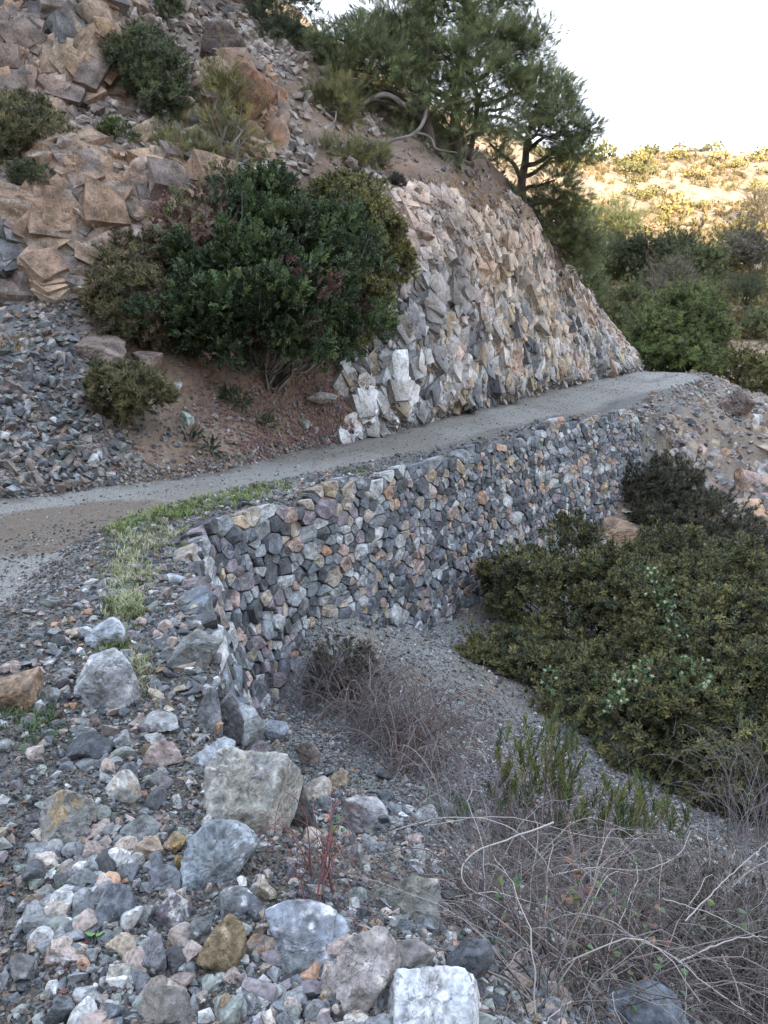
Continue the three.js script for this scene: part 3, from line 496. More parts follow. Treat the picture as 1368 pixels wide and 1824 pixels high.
// ---------------------------------------------------------------- single rocks one can point at
function singleRock(name, label, category, px, py, w, h, o = {}) {
  const hit = (o.hill ? hillHit : groundHit)(px, py + (o.hill ? 0.2 : 0.35) * h), m = metres(1, hit) * (!o.hill && py > 1100 ? 1.13 : 1), a = w * m / 2, b = h * m / 2 * 1.05, c = (o.deep ?? 0.85) * a;
  const t = thing(name, label, category, hit, o.group);
  const g = rockShape(o.seed ?? Math.round(px * 7 + py), [a, b, c], o.detail ?? (w > 60 ? 18 : w > 36 ? 11 : 7), { planes: o.planes ?? 8, cuts: o.cuts, rough: o.rough ?? 0.05 });
  g.rotateX(o.rx ?? 0); g.rotateY(o.ry ?? 0); g.rotateZ(o.rz ?? 0);
  paint(g, o.c ?? C.grey, o.c2 ?? C.light, o.mix ?? 0.1, px * 0.37, (o.freq ?? 0.9) / a);
  const mm = mesh('stone', finish(g, 0.38), M.rock, t); mm.position.y = b * (o.lift ?? 0.35);
  return t;
}
const R = (label, px, py, w, h, o) => singleRock(w > 100 ? 'boulder' : 'rock', label, w > 100 ? 'boulder' : 'rock', px, py, w, h, o);
// foreground, right of the verge
R('white speckled angular boulder at the bottom edge, right of the pink-grey pyramid-shaped one', 772, 1778, 150, 125, { c: [0.62, 0.64, 0.67], c2: [0.36, 0.36, 0.44], mix: 0.0, freq: 4, seed: 4, cuts: [[0, 1, 0.35, 0.72], [0, 0.3, 1, 0.75], [-1, 0.4, 0.2, 0.8], [1, 0.1, 0.2, 0.85]], planes: 4 });
R('pinkish grey pyramid-shaped boulder with a dark base beside the white boulder', 643, 1718, 128, 125, { c: [0.36, 0.33, 0.32], c2: [0.50, 0.45, 0.40], seed: 12, cuts: [[-0.75, 0.55, 0.5, 0.52], [0.85, 0.45, 0.3, 0.5], [0.25, 0.35, 0.9, 0.62]], planes: 4 });
R('flat blue-grey boulder mottled with white, wedged behind the pink-grey pyramid-shaped one', 545, 1655, 138, 82, { c: [0.24, 0.26, 0.30], c2: [0.58, 0.60, 0.62], mix: 0.5, freq: 1.7, seed: 21, cuts: [[0, 1, 0.2, 0.75], [0, -0.2, 1, 0.8]] });
R('upright ochre-stained brown rock in the foreground rubble', 397, 1678, 72, 95, { c: [0.26, 0.20, 0.12], c2: [0.42, 0.34, 0.22], seed: 33, cuts: [[0.2, 0.8, 0.5, 0.6], [-0.8, 0.2, 0.6, 0.6]], rz: -0.3 });
R('tan wedge-shaped rock resting between the ochre rock and the white-mottled boulder', 467, 1680, 62, 55, { c: [0.36, 0.25, 0.17], c2: [0.30, 0.25, 0.22], seed: 41 });
R('small flat brown rock tucked under the tan wedge', 440, 1702, 52, 26, { c: C.brown, c2: C.pink, seed: 44 });
R('great slab-topped pale boulder standing at the near end of the stone wall', 447, 1405, 156, 165, { c: [0.44, 0.43, 0.39], c2: [0.28, 0.29, 0.32], seed: 58, freq: 2.4, planes: 2, deep: 0.75, cuts: [[-0.28, 0.78, 0.56, 0.30], [-0.2, -0.35, 0.9, 0.46], [0.95, -0.15, 0.25, 0.36], [-0.9, 0.1, 0.3, 0.6], [0.2, 0.9, -0.5, 0.5]], lift: 0.45, rough: 0.035 });
R('weathered blue-grey slab just below the great pale boulder', 397, 1508, 118, 112, { c: [0.27, 0.31, 0.345], c2: [0.45, 0.48, 0.50], seed: 63, freq: 2, cuts: [[-0.2, 0.75, 0.7, 0.5], [0, 0, 1, 0.7]] });
R('black-fronted block leaning on the right side of the great pale boulder', 528, 1432, 66, 86, { c: [0.09, 0.088, 0.08], c2: [0.17, 0.16, 0.15], seed: 71, cuts: [[0, 0.1, 1, 0.6], [0, 1, 0, 0.75]], rz: 0.2 });
R('rounded light grey rock with a rosy top right of the black-fronted block', 648, 1442, 78, 62, { c: [0.42, 0.41, 0.42], c2: [0.40, 0.31, 0.26], seed: 80 });
R('grey-green wedge of rock under the dead brambles, above the pink-grey pyramid boulder', 725, 1602, 108, 95, { c: [0.20, 0.205, 0.185], c2: [0.32, 0.30, 0.27], seed: 93, cuts: [[-0.8, 0.6, 0.3, 0.5], [0.5, 0.7, 0.5, 0.5]] });
R('pale upright shard of stone standing left of the dead brambles', 634, 1517, 34, 52, { c: C.light, c2: C.white, seed: 101, deep: 0.5, cuts: [[0.9, 0.5, 0.2, 0.4], [-0.9, 0.4, 0.2, 0.5]] });
R('dark blue-grey boulder half hidden by brambles in the bottom right', 1140, 1806, 165, 72, { c: [0.13, 0.15, 0.18], c2: [0.30, 0.32, 0.34], seed: 110, cuts: [[-0.2, 0.9, 0.6, 0.6]] });
R('dark slate boulder behind the white speckled boulder at the foot of the brambles', 836, 1712, 80, 95, { c: [0.11, 0.12, 0.14], c2: [0.2, 0.2, 0.22], seed: 117 });
R('low brown-grey rock between the pyramid boulder and the slate boulder', 722, 1695, 95, 58, { c: [0.20, 0.185, 0.175], c2: [0.31, 0.27, 0.25], seed: 119 });
R('small cream rock beneath the pyramid-shaped boulder', 590, 1772, 34, 34, { c: C.tan, c2: C.white, seed: 123 });
R('bluish stone with sharp corners at the left foot of the pyramid-shaped boulder', 577, 1735, 34, 30, { c: C.slate, c2: C.light, seed: 125 });
R('grey angular rock under the white-mottled boulder', 527, 1712, 58, 42, { c: C.grey, c2: C.light, seed: 127 });
// verge and roadside
R('grey pointed rock with an ochre flank, standing alone at the left of the foreground', 120, 1450, 88, 98, { c: [0.29, 0.29, 0.275], c2: [0.34, 0.26, 0.16], seed: 131, cuts: [[-0.7, 0.7, 0.5, 0.5], [0.8, 0.45, 0.4, 0.5], [0, 0.1, 1, 0.7]] });
R('smooth slate-blue slab lying flat in the foreground gravel', 210, 1602, 60, 82, { c: [0.21, 0.23, 0.275], c2: [0.27, 0.29, 0.33], seed: 140, deep: 1.2, cuts: [[0, 0.7, 0.7, 0.45]] });
R('dark grey rock with a bright white patch in the foreground gravel', 272, 1702, 58, 78, { c: [0.2, 0.2, 0.22], c2: [0.62, 0.63, 0.64], mix: 0.15, freq: 1.2, seed: 151, cuts: [[-0.3, 0.7, 0.7, 0.5]] });
R('small white knobbly stone left of the white-patched rock', 214, 1728, 40, 40, { c: [0.55, 0.54, 0.50], c2: [0.44, 0.42, 0.38], seed: 161 });
R('bright white elongated stone in the gravel left of the great pale boulder', 222, 1397, 52, 56, { c: [0.62, 0.62, 0.60], c2: [0.52, 0.45, 0.38], seed: 170, rz: 0.5, deep: 0.6 });
R('grey-white pointed boulder at the roadside with a split top', 197, 1204, 96, 98, { c: [0.38, 0.39, 0.41], c2: [0.56, 0.56, 0.56], seed: 181, cuts: [[-0.7, 0.65, 0.3, 0.55], [0.55, 0.75, 0.3, 0.5], [-0.2, 0.0, 1, 0.65], [0.8, 0, 0.6, 0.6]], planes: 6 });
R('pale blue slab at the roadside just behind the split-topped boulder', 193, 1126, 58, 58, { c: [0.44, 0.48, 0.54], c2: [0.56, 0.58, 0.62], seed: 190, cuts: [[0, 0.6, 0.8, 0.5]] });
R('orange-brown oblong rock at the left edge of the photo', 36, 1226, 84, 66, { c: [0.33, 0.235, 0.165], c2: [0.42, 0.24, 0.13], seed: 200, cuts: [[0, 1, 0.3, 0.7], [0, -0.1, 1, 0.7]], rz: 0.25 });
R('small pale grey rock beside the orange-brown oblong one', 91, 1238, 36, 38, { c: C.light, c2: C.grey, seed: 209 });
R('large grey slab sunk into the verge at the near edge of the wall', 350, 1158, 80, 66, { c: [0.20, 0.205, 0.20], c2: [0.28, 0.28, 0.27], seed: 214, cuts: [[0, 0.9, 0.4, 0.45], [0.7, 0, 0.7, 0.7]] });
R('pinkish egg-shaped stone lying on the large grey slab at the wall edge', 345, 1172, 26, 28, { c: C.pink, c2: C.light, seed: 216, lift: 1.2 });
R('blue-white slab on the verge above the great pale boulder', 382, 1338, 66, 56, { c: [0.43, 0.47, 0.53], c2: [0.55, 0.57, 0.6], seed: 222, cuts: [[0, 0.8, 0.6, 0.5]] });
R('long grey slab with a steep right side along the edge of the verge', 372, 1262, 44, 84, { c: [0.19, 0.2, 0.22], c2: [0.3, 0.31, 0.33], seed: 226, deep: 0.9, cuts: [[0.5, 0.6, 0.5, 0.5]] });
R('white jagged stone on the corner where the wall top meets the verge', 350, 984, 50, 36, { c: [0.5, 0.52, 0.54], c2: [0.4, 0.38, 0.35], seed: 231 });
R('squarish tan stone beside the white corner stone of the wall', 385, 966, 42, 36, { c: [0.34, 0.28, 0.22], c2: C.light, seed: 233 });
R('pale blue flat stone on the grassy verge near the wall edge', 315, 1027, 36, 20, { c: [0.42, 0.48, 0.54], c2: C.white, seed: 236 });
R('dark curved slab in the gravel right of the roadside grass', 160, 1327, 68, 42, { c: [0.09, 0.1, 0.115], c2: [0.14, 0.15, 0.165], seed: 241, rz: 0.4 });
R('pinkish brown rock above the white elongated stone', 292, 1342, 62, 46, { c: [0.30, 0.24, 0.225], c2: [0.37, 0.31, 0.28], seed: 246 });
R('tan pebble-like rock left of the pinkish brown rock', 264, 1334, 26, 28, { c: C.tan, c2: C.light, seed: 248 });
R('light grey flat slab at the top of the foreground rubble', 288, 1280, 60, 30, { c: C.light, c2: C.grey, seed: 251 });
R('grey chunk of rock with a dark front above the row of ochre stones', 250, 1480, 66, 42, { c: [0.21, 0.225, 0.225], c2: [0.32, 0.32, 0.31], seed: 256 });
R('long cream-coloured stone, left one of the ochre pair', 267, 1506, 50, 30, { c: [0.42, 0.33, 0.25], c2: C.tan, seed: 260 });
R('rusty ochre stone, right one of the ochre pair', 310, 1500, 38, 30, { c: [0.32, 0.22, 0.09], c2: C.tan, seed: 264 });
R('small golden-brown stone below the ochre pair', 320, 1532, 28, 26, { c: [0.36, 0.25, 0.09], c2: C.tan, seed: 266 });
R('orange-tinged stone at the left end of the row of ochre stones', 150, 1502, 24, 28, { c: [0.42, 0.27, 0.14], c2: C.light, seed: 268 });
R('slate-grey block with a flat top below the ochre pair', 292, 1562, 58, 38, { c: [0.19, 0.205, 0.235], c2: C.grey, seed: 270 });
R('rock striped purple and white in the foreground rubble', 308, 1617, 58, 44, { c: [0.17, 0.145, 0.165], c2: [0.5, 0.5, 0.5], seed: 275, freq: 1.5 });
R('grey and white angular rock left of the purple-striped one', 258, 1625, 38, 38, { c: C.light, c2: C.slate, seed: 279 });
R('dark-sided grey rock in the lower left of the foreground', 38, 1728, 48, 50, { c: [0.2, 0.205, 0.21], c2: [0.30, 0.29, 0.27], seed: 283 });
R('grey rock with a green tuft at its foot, left in the foreground', 82, 1590, 34, 36, { c: [0.34, 0.36, 0.36], c2: C.light, seed: 287 });
R('wide brownish grey rock at the bottom of the photo', 300, 1786, 94, 74, { c: [0.22, 0.205, 0.19], c2: [0.31, 0.26, 0.21], seed: 291 });
R('grey angular rock with a bright top near the bottom of the photo', 455, 1782, 50, 46, { c: [0.24, 0.26, 0.29], c2: C.white, seed: 297 });
R('tan block beside the bright-topped angular rock near the bottom', 410, 1785, 40, 56, { c: C.tan, c2: C.grey, seed: 299 });
R('grey mottled stone above the upright ochre rock', 420, 1604, 66, 42, { c: C.grey, c2: C.white, seed: 301 });
R('blue-grey rounded rock at the foot of the weathered slab', 452, 1604, 56, 44, { c: [0.2, 0.225, 0.27], c2: C.grey, seed: 305 });
R('cream wedge stone left of the white-mottled boulder', 470, 1582, 44, 30, { c: [0.45, 0.40, 0.31], c2: C.light, seed: 309 });
R('white split stone in the gravel left of the upright ochre rock', 358, 1655, 36, 56, { c: C.grey, c2: C.white, seed: 312 });
R('long dark grey shard at the bottom left of the photo', 197, 1800, 40, 56, { c: [0.19, 0.215, 0.25], c2: C.grey, seed: 315, rz: -0.5 });
R('dark slab with a pointed tip in the bottom left corner', 112, 1800, 44, 58, { c: [0.12, 0.135, 0.15], c2: C.grey, seed: 318 });
R('light slab of stone propped upright by the dry brush at the wall foot', 552, 1340, 36, 62, { c: [0.36, 0.31, 0.28], c2: [0.25, 0.25, 0.26], seed: 321, rz: 0.5, deep: 0.4 });
R('blue-grey shard near the wall foot, left of the propped slab', 490, 1302, 46, 40, { c: [0.32, 0.35, 0.4], c2: C.grey, seed: 324 });
R('pale pinkish rock on the rubble above the rounded light grey rock', 560, 1402, 58, 36, { c: [0.5, 0.44, 0.38], c2: C.light, seed: 328 });
R('tan crumbling stone in the gully right of the great pale boulder', 605, 1388, 34, 26, { c: C.tan, c2: C.pink, seed: 331 });
R('bright white stone on the gully scree', 857, 1345, 18, 26, { c: C.white, c2: C.light, seed: 335 });
R('grey rock in the brush right of the rounded light grey rock', 758, 1452, 40, 34, { c: C.light, c2: C.grey, seed: 338 });
R('long pale slab sloping down in the gully under the dry brush', 782, 1432, 56, 40, { c: [0.33, 0.34, 0.34], c2: C.grey, seed: 341, rz: -0.6, deep: 0.5 });
R('dark grey slab wedged upright at the broken near end of the wall', 404, 1262, 64, 84, { c: [0.15, 0.155, 0.165], c2: C.grey, seed: 344, deep: 0.8, lift: 0.3 });
R('grey block below the wedged slab at the near end of the wall', 432, 1308, 56, 50, { c: C.grey, c2: C.light, seed: 347, lift: 0.3 });
// hill above the road
R('brown square-edged boulder lying on the scree left of the dark bush', 188, 628, 88, 58, { hill: 1, c: [0.24, 0.185, 0.155], c2: [0.30, 0.25, 0.22], seed: 401, cuts: [[0, 0.9, 0.4, 0.55], [-0.2, 0, 1, 0.6]], lift: 0.5 });
R('smaller brown rock right of the square-edged boulder', 262, 645, 56, 34, { hill: 1, c: C.pink, c2: C.light, seed: 405, lift: 0.5 });
R('dull brown stone at the left side of the low round bush', 164, 702, 26, 28, { hill: 1, c: [0.21, 0.15, 0.125], c2: C.pink, seed: 409, lift: 0.5 });
R('pale green and white stone on the bank below the dark bush', 333, 746, 24, 26, { hill: 1, c: [0.42, 0.50, 0.46], c2: C.white, seed: 413, lift: 0.6 });
R('whitish stone on the bank right of the low round bush', 318, 690, 16, 16, { hill: 1, c: C.white, c2: C.tan, seed: 417, lift: 0.6 });
R('grey stone on the leaf-strewn bank beside the white outcrop', 543, 757, 22, 20, { hill: 1, c: C.light, c2: C.grey, seed: 421, lift: 0.6 });
R('long white stone jutting out at the left foot of the rock face', 572, 712, 56, 20, { hill: 1, c: [0.55, 0.53, 0.48], c2: C.light, seed: 425, lift: 0.5 });
R('dark jointed boulder near the skyline below the hanging pine', 396, 106, 84, 62, { hill: 1, c: [0.15, 0.115, 0.10], c2: [0.24, 0.18, 0.145], seed: 431, lift: 0.6, cuts: [[0, 0.8, 0.3, 0.6], [0, 0, 1, 0.6]] });
R('big rust-red boulder on the upper slope left of the pines', 452, 200, 80, 96, { hill: 1, c: [0.24, 0.12, 0.075], c2: [0.13, 0.09, 0.075], seed: 437, lift: 0.5, cuts: [[-0.2, 0.2, 1, 0.6], [0.5, 0.8, 0.2, 0.6]] });
R('tan boulder joined to the left of the rust-red boulder', 385, 180, 90, 84, { hill: 1, c: [0.36, 0.26, 0.165], c2: [0.28, 0.21, 0.16], seed: 441, lift: 0.5, cuts: [[-0.3, 0.4, 0.9, 0.55]] });
R('pale yellow pointed rock below the tan boulder', 336, 208, 46, 56, { hill: 1, c: [0.45, 0.36, 0.22], c2: C.light, seed: 445, lift: 0.5 });
R('pink and cream triangular rock on the ledge above the dark bush', 245, 315, 72, 74, { hill: 1, c: [0.50, 0.36, 0.29], c2: [0.45, 0.40, 0.35], seed: 451, lift: 0.5, cuts: [[-0.7, 0.5, 0.5, 0.5], [0.6, 0.6, 0.4, 0.5]] });
R('orange-topped rock crowning the lower cliff', 198, 275, 40, 26, { hill: 1, c: [0.40, 0.23, 0.15], c2: C.pink, seed: 455, lift: 0.8 });
R('upright tan rock on the ledge right of the orange-topped rock', 255, 250, 40, 56, { hill: 1, c: [0.36, 0.27, 0.18], c2: C.light, seed: 457, lift: 0.6 });
R('pale loose block on the skyline right of the hanging pine', 490, 90, 30, 18, { hill: 1, c: [0.42, 0.33, 0.27], c2: C.light, seed: 461, lift: 0.8 });
R('orange block perched on the shoulder of the rock face under the pine', 958, 398, 30, 26, { hill: 1, c: [0.36, 0.22, 0.14], c2: C.pink, seed: 465, lift: 0.8 });
R('cream stone at the top of the soil bank by the dark bush', 668, 364, 20, 14, { hill: 1, c: C.white, c2: C.tan, seed: 469, lift: 0.8 });
R('pinkish slab overhanging the upper rock face', 740, 432, 56, 28, { hill: 1, c: [0.38, 0.27, 0.22], c2: C.light, seed: 473, lift: 0.9 });
// the bank right of the wall
R('brown crag jutting out below the road at the far bend', 1306, 712, 62, 60, { c: [0.25, 0.19, 0.17], c2: [0.19, 0.16, 0.155], seed: 501, rough: 0.12, cuts: [[-0.3, 0.2, 1, 0.6], [0, 1, 0, 0.7]], lift: 0.25 });
R('orange seam of rock on the bank at the right edge of the photo', 1320, 850, 30, 66, { c: [0.40, 0.25, 0.17], c2: C.pink, mix: 0.4, rough: 0.14, seed: 505, lift: 0.2 });
R('orange-tan bedrock hump at the right foot of the stone wall', 1092, 935, 100, 54, { c: [0.42, 0.30, 0.20], c2: [0.35, 0.24, 0.19], seed: 509, rough: 0.12, lift: 0.2, cuts: [[-0.4, 0.6, 0.6, 0.55]] });
R('orange lump of rock below the bedrock hump beside the dark shrub', 1118, 960, 30, 38, { c: [0.42, 0.25, 0.15], c2: C.tan, seed: 513 });
R('white stone on the slope at the right edge below the far bend', 1348, 712, 20, 14, { c: C.white, c2: C.light, seed: 517 });
for (const [px, py, w, h, c, label] of [[1240, 735, 22, 16, C.grey, 'grey stone topmost in the small heap beside the crag'], [1228, 752, 24, 15, C.dark, 'dark stone in the middle of the small heap beside the crag'], [1252, 718, 22, 14, C.tan, 'tan stone at the top right of the small heap beside the crag'], [1245, 765, 20, 16, C.pink, 'pink stone at the foot of the small heap beside the crag'], [1232, 776, 18, 12, C.light, 'pale stone lowest in the small heap beside the crag'], [1160, 797, 22, 14, C.grey, 'grey stone just right of the upper end of the stone wall'], [1175, 812, 24, 12, C.light, 'light flat stone on the slope right of the wall end'], [1208, 790, 24, 14, C.purple, 'purple-grey stone on the bank between wall end and crag']]) R(label, px, py, w, h, { c, c2: C.light, detail: 8, lift: 0.7 });

// ---------------------------------------------------------------- loose stone: scree, rubble, gravel
const rdirOf = (r) => { const z = r() * 2 - 1, a = r() * 6.283, q = Math.sqrt(1 - z * z); return V(q * Math.cos(a), z, q * Math.sin(a)); };
const UP = V(0, 1, 0), mat4 = new THREE.Matrix4(), qq = new THREE.Quaternion(), ee = new THREE.Euler();
function shard(seed, a, b, c) {                 // a small broken stone: the hull of a few random corners
  const r = rngOf(seed), pts = []; for (let i = 0; i < 9; i++) { const z = r() * 2 - 1, t = r() * 6.283, q = Math.sqrt(1 - z * z), k = 0.75 + 0.25 * r(); pts.push(V(q * Math.cos(t) * k * a, z * k * b, q * Math.sin(t) * k * c)); }
  const g = new ConvexGeometry(pts); return boxUV(g, 1);
}
const pebbleShapes = [...Array(7)].map((_, i) => shard(900 + i * 7, 1, 0.45 + 0.07 * i, 0.8));
function palette(r, warm) {
  const k = r(); let c = k < 0.20 ? C.slate : k < 0.45 ? C.grey : k < 0.55 ? C.green : k < 0.66 ? C.light : k < 0.71 ? C.white : k < 0.78 ? C.dark : k < 0.84 ? C.purple : k < 0.93 ? C.pink : k < 0.975 ? C.tan : C.orange;
  if (warm && r() < warm) c = r() < 0.55 ? [0.34, 0.27, 0.225] : r() < 0.6 ? [0.28, 0.20, 0.155] : [0.42, 0.36, 0.31];
  const s = 0.7 + 0.5 * r(), g = (c[0] + c[1] + c[2]) / 3, d = 0.3; return [lerp(c[0], g, d) * s, lerp(c[1], g, d) * s, lerp(c[2], g, d) * s];
}
function scatter(name, label, list, shapes = pebbleShapes, mat = M.pebble, category = 'gravel') {   // list of [p, size, normal, colour]
  const g = thing(name, label, category); g.userData.kind = 'stuff'; const r = rngOf(list.length), by = shapes.map(() => []);
  list.forEach((a) => by[Math.floor(r() * shapes.length)].push(a));
  by.forEach((l, i) => {
    if (!l.length) return;
    const m = new THREE.InstancedMesh(shapes[i], mat, l.length); m.name = 'stones'; m.castShadow = m.receiveShadow = true; const c = new THREE.Color();
    l.forEach(([p, s, n, col], k) => { qq.setFromUnitVectors(UP, n ?? UP); const q2 = new THREE.Quaternion().setFromEuler(ee.set((r() - 0.5) * 0.9, r() * 6.28, (r() - 0.5) * 0.9)); mat4.compose(p, qq.clone().multiply(q2), V(s * (0.8 + 0.5 * r()), s * (0.7 + 0.5 * r()), s)); m.setMatrixAt(k, mat4); m.setColorAt(k, c.setRGB(...col)); });
    m.userData.kind = 'stuff'; g.add(m);
  });
  return g;
}
{
  const r = rngOf(5), fine = [], mid = [], loose = [];
  const inView = (p, m = 0.1) => { const f = -p.z * CP - (p.y - EYE) * SP, x = p.x / f, y = ((p.y - EYE) * CP - p.z * SP) / f; return f > 0.3 && Math.abs(x) < 0.5 + m && Math.abs(y) < 0.66 + m; };
  const onGround = (n, r0, r1, pow, f) => { for (let i = 0; i < n; i++) { const a = lerp(-0.85, 0.8, r()), d = lerp(r0, r1, Math.pow(r(), pow)), x = Math.sin(a) * d, z = -Math.cos(a) * d; f(x, z, d); } };
  onGround(150000, 1.2, 8, 1.25, (x, z, d) => {
    const [m] = roadMask(x, z); if (m > 0.35 && r() < 0.72) return; const p = V(x, ground(x, z), z); if (!inView(p)) return;
    const s = (0.004 + 0.010 * r() ** 2.2) * (1 + d * 0.10); p.y += s * 0.25; fine.push([p, s, null, palette(r, 0.3).map((c) => c * 0.62)]);
  });
  onGround(34000, 1.2, 13, 1.2, (x, z, d) => {
    const [m] = roadMask(x, z), [e, at] = edgeDist(x, z); if (m > 0.25 && r() < 0.93) return; if (m < -6) return;
    const rubble = e > -0.9 || fbm(x * 1.2, 3, z * 1.2, 3) > 0.05; if (!rubble && r() < 0.6) return;
    const p = V(x, ground(x, z), z); if (!inView(p)) return; const s = 0.010 + 0.026 * r() ** 2.6; p.y += s * 0.2; mid.push([p, s, null, palette(r, 0.15).map((c) => c * (0.8 + 16 * s))]);
  });
  // the gully scree and the bank beyond the wall
  for (let i = 0; i < 26000; i++) { const x = lerp(-1.2, 5, r()), z = -lerp(3.5, 16, r()), [e] = edgeDist(x, z); if (e < 0.25) continue; const p = V(x, ground(x, z), z); const s = 0.011 + 0.032 * r() ** 3; p.y += s * 0.2; mid.push([p, s, null, palette(r, 0.05)]); }
  for (let i = 0; i < 13000; i++) { const x = lerp(4, 15, r()), z = -lerp(14, 33, r()), [e] = edgeDist(x, z); if (e < -0.7) continue; const p = V(x, ground(x, z), z); const s = 0.02 + 0.15 * r() ** 4; p.y += s * 0.2; mid.push([p, s, null, palette(r, 0.7).map((c) => c * 1.2)]); }
  for (let i = 0; i < 3500; i++) { const k = r() * WN, a = wallTop(k), b = wallBase(k), d = V(a.x - b.x, 0, a.z - b.z).normalize(), w = 0.05 + 1.0 * r() ** 1.5, x = a.x + d.x * w, z = a.z + d.z * w, p = V(x, ground(x, z), z), s = 0.02 + 0.045 * r() ** 2.5; p.y += s * 0.3; mid.push([p, s, null, palette(r, 0.15)]); }
  for (let i = 0; i < 30000; i++) { const a = lerp(-0.6, 0.5, r()), d = lerp(5, 34, r() ** 1.3), x = Math.sin(a) * d, z = -Math.cos(a) * d, [m, , dr] = roadMask(x, z); if (m < -0.1 || r() < 0.55 * sstep(0.2, 0.7, Math.abs(Math.cos(m * 2.2)))) continue; const p = V(x, ground(x, z), z), s = 0.008 + 0.012 * r() ** 3 + d * 0.0005; p.y += s * 0.15; fine.push([p, s, null, palette(r, 0.3).map((c) => c * 1.15)]); }
  for (let i = 0; i < 1500; i++) { const x = lerp(5.2, 7.6, r()), z = -lerp(17.3, 20.5, r()), [e] = edgeDist(x, z); if (e < -0.4 || e > 1.6) continue; const p = V(x, ground(x, z), z), s = 0.03 + 0.11 * r() ** 3; p.y += s * 0.25; mid.push([p, s, null, palette(r, 0.45).map((c) => c * 1.1)]); }
  scatter('gravel', 'fine grey gravel covering the verge and road edge in the foreground', fine);
  scatter('rubble', 'grey broken stones strewn over the verge, the gully and the bank beyond the wall', mid);

  // the spill of pale broken rock along the near end of the wall
  const chunks = [...Array(6)].map((_, i) => { const f = finish(rockShape(1200 + i * 5, [1, 0.5 + 0.09 * i, 0.8], 4, { planes: 8, rough: 0.05 }), 0.35), uv = f.attributes.uv; for (let w = 0; w < uv.array.length; w++) uv.array[w] *= 0.3; return f; }), spill = [];
  for (let i = 0; i < 9000; i++) { const px = lerp(60, 1000, r()), py = lerp(1000, 1850, r()), p = groundHit(px, py), [e] = edgeDist(p.x, p.z), [m] = roadMask(p.x, p.z); if (m > -0.1) continue; const want = sstep(-1.5, -0.5, e) * sstep(1.6, 0.7, e) * (0.36 + 1.3 * fbm(p.x * 2, 4, p.z * 2, 3)); if (r() > want) continue; const s = (0.010 + 0.036 * r() ** 3) * (p.z < -4 ? 0.8 : 1); p.y += s * 0.3; spill.push([p, s, null, palette(r, 0.1).map((c) => c * 1.35)]); }
  scatter('broken_stone', 'pale grey broken stones spilling along the edge beside the near end of the wall', spill, chunks);

  // countable loose stones of the foreground
  const kinds = [['blue-grey', C.slate, C.light], ['pale grey', C.light, C.white], ['grey', C.grey, C.light], ['whitish', C.white, C.light], ['tan', C.tan, C.light], ['pinkish', C.pink, C.light], ['dark', C.dark, C.grey], ['greenish grey', C.green, C.light]];
  const protos = [];
  kinds.forEach(([k, a, b], i) => [0, 1].forEach((q) => { const g = rockShape(700 + i * 3 + q, [1, 0.55 + 0.2 * q, 0.8], 4, { planes: 8, rough: 0.05 }); paint(g, a, b, 0.05, i * 9 + q * 5, 1.4); const f = finish(g, 0.4); const uv = f.attributes.uv; for (let w = 0; w < uv.array.length; w++) uv.array[w] *= 0.08; protos.push([k, f]); }));
  const placed = [];
  let tries = 0;
  while (placed.length < 270 && tries++ < 9000) {
    const px = 1000 * r() ** 1.15, py = lerp(1180, 1824, r()); if (px > 420 && py < 1280 + (px - 420) * 0.3) continue; if (px < 180 && r() < 0.55) continue; if (px > 720 && py < 1680 && r() < 0.6) continue;
    const p = groundHit(px, py), w = 11 + 34 * r() ** 2.6; if (placed.some((o) => Math.hypot(o[0] - px, (o[1] - py) * 1.3) < (o[2] + w) * 0.55)) continue;
    placed.push([px, py, w]); const [k, g] = protos[Math.floor(r() ** 1.7 * protos.length)], s = metres(w, p) / 2;
    const m = mesh('loose_stone', g, M.rock); m.position.copy(p); m.position.y += s * 0.22; m.scale.set(s, s * (0.8 + 0.4 * r()), s); m.rotation.set((r() - 0.5) * 0.7, r() * 6.28, (r() - 0.5) * 0.7);
    const zone = py > 1500 ? (px > 560 ? 'lying among the boulders in front of the dead brambles' : 'lying in the gravel of the lower foreground') : px > 420 ? 'lying in the gully right of the great pale boulder' : 'lying on the verge left of the stone wall';
    tag(m, `small ${k} angular stone ${zone}`, 'stone', `small ${k} stones ${zone}`);
  }
}
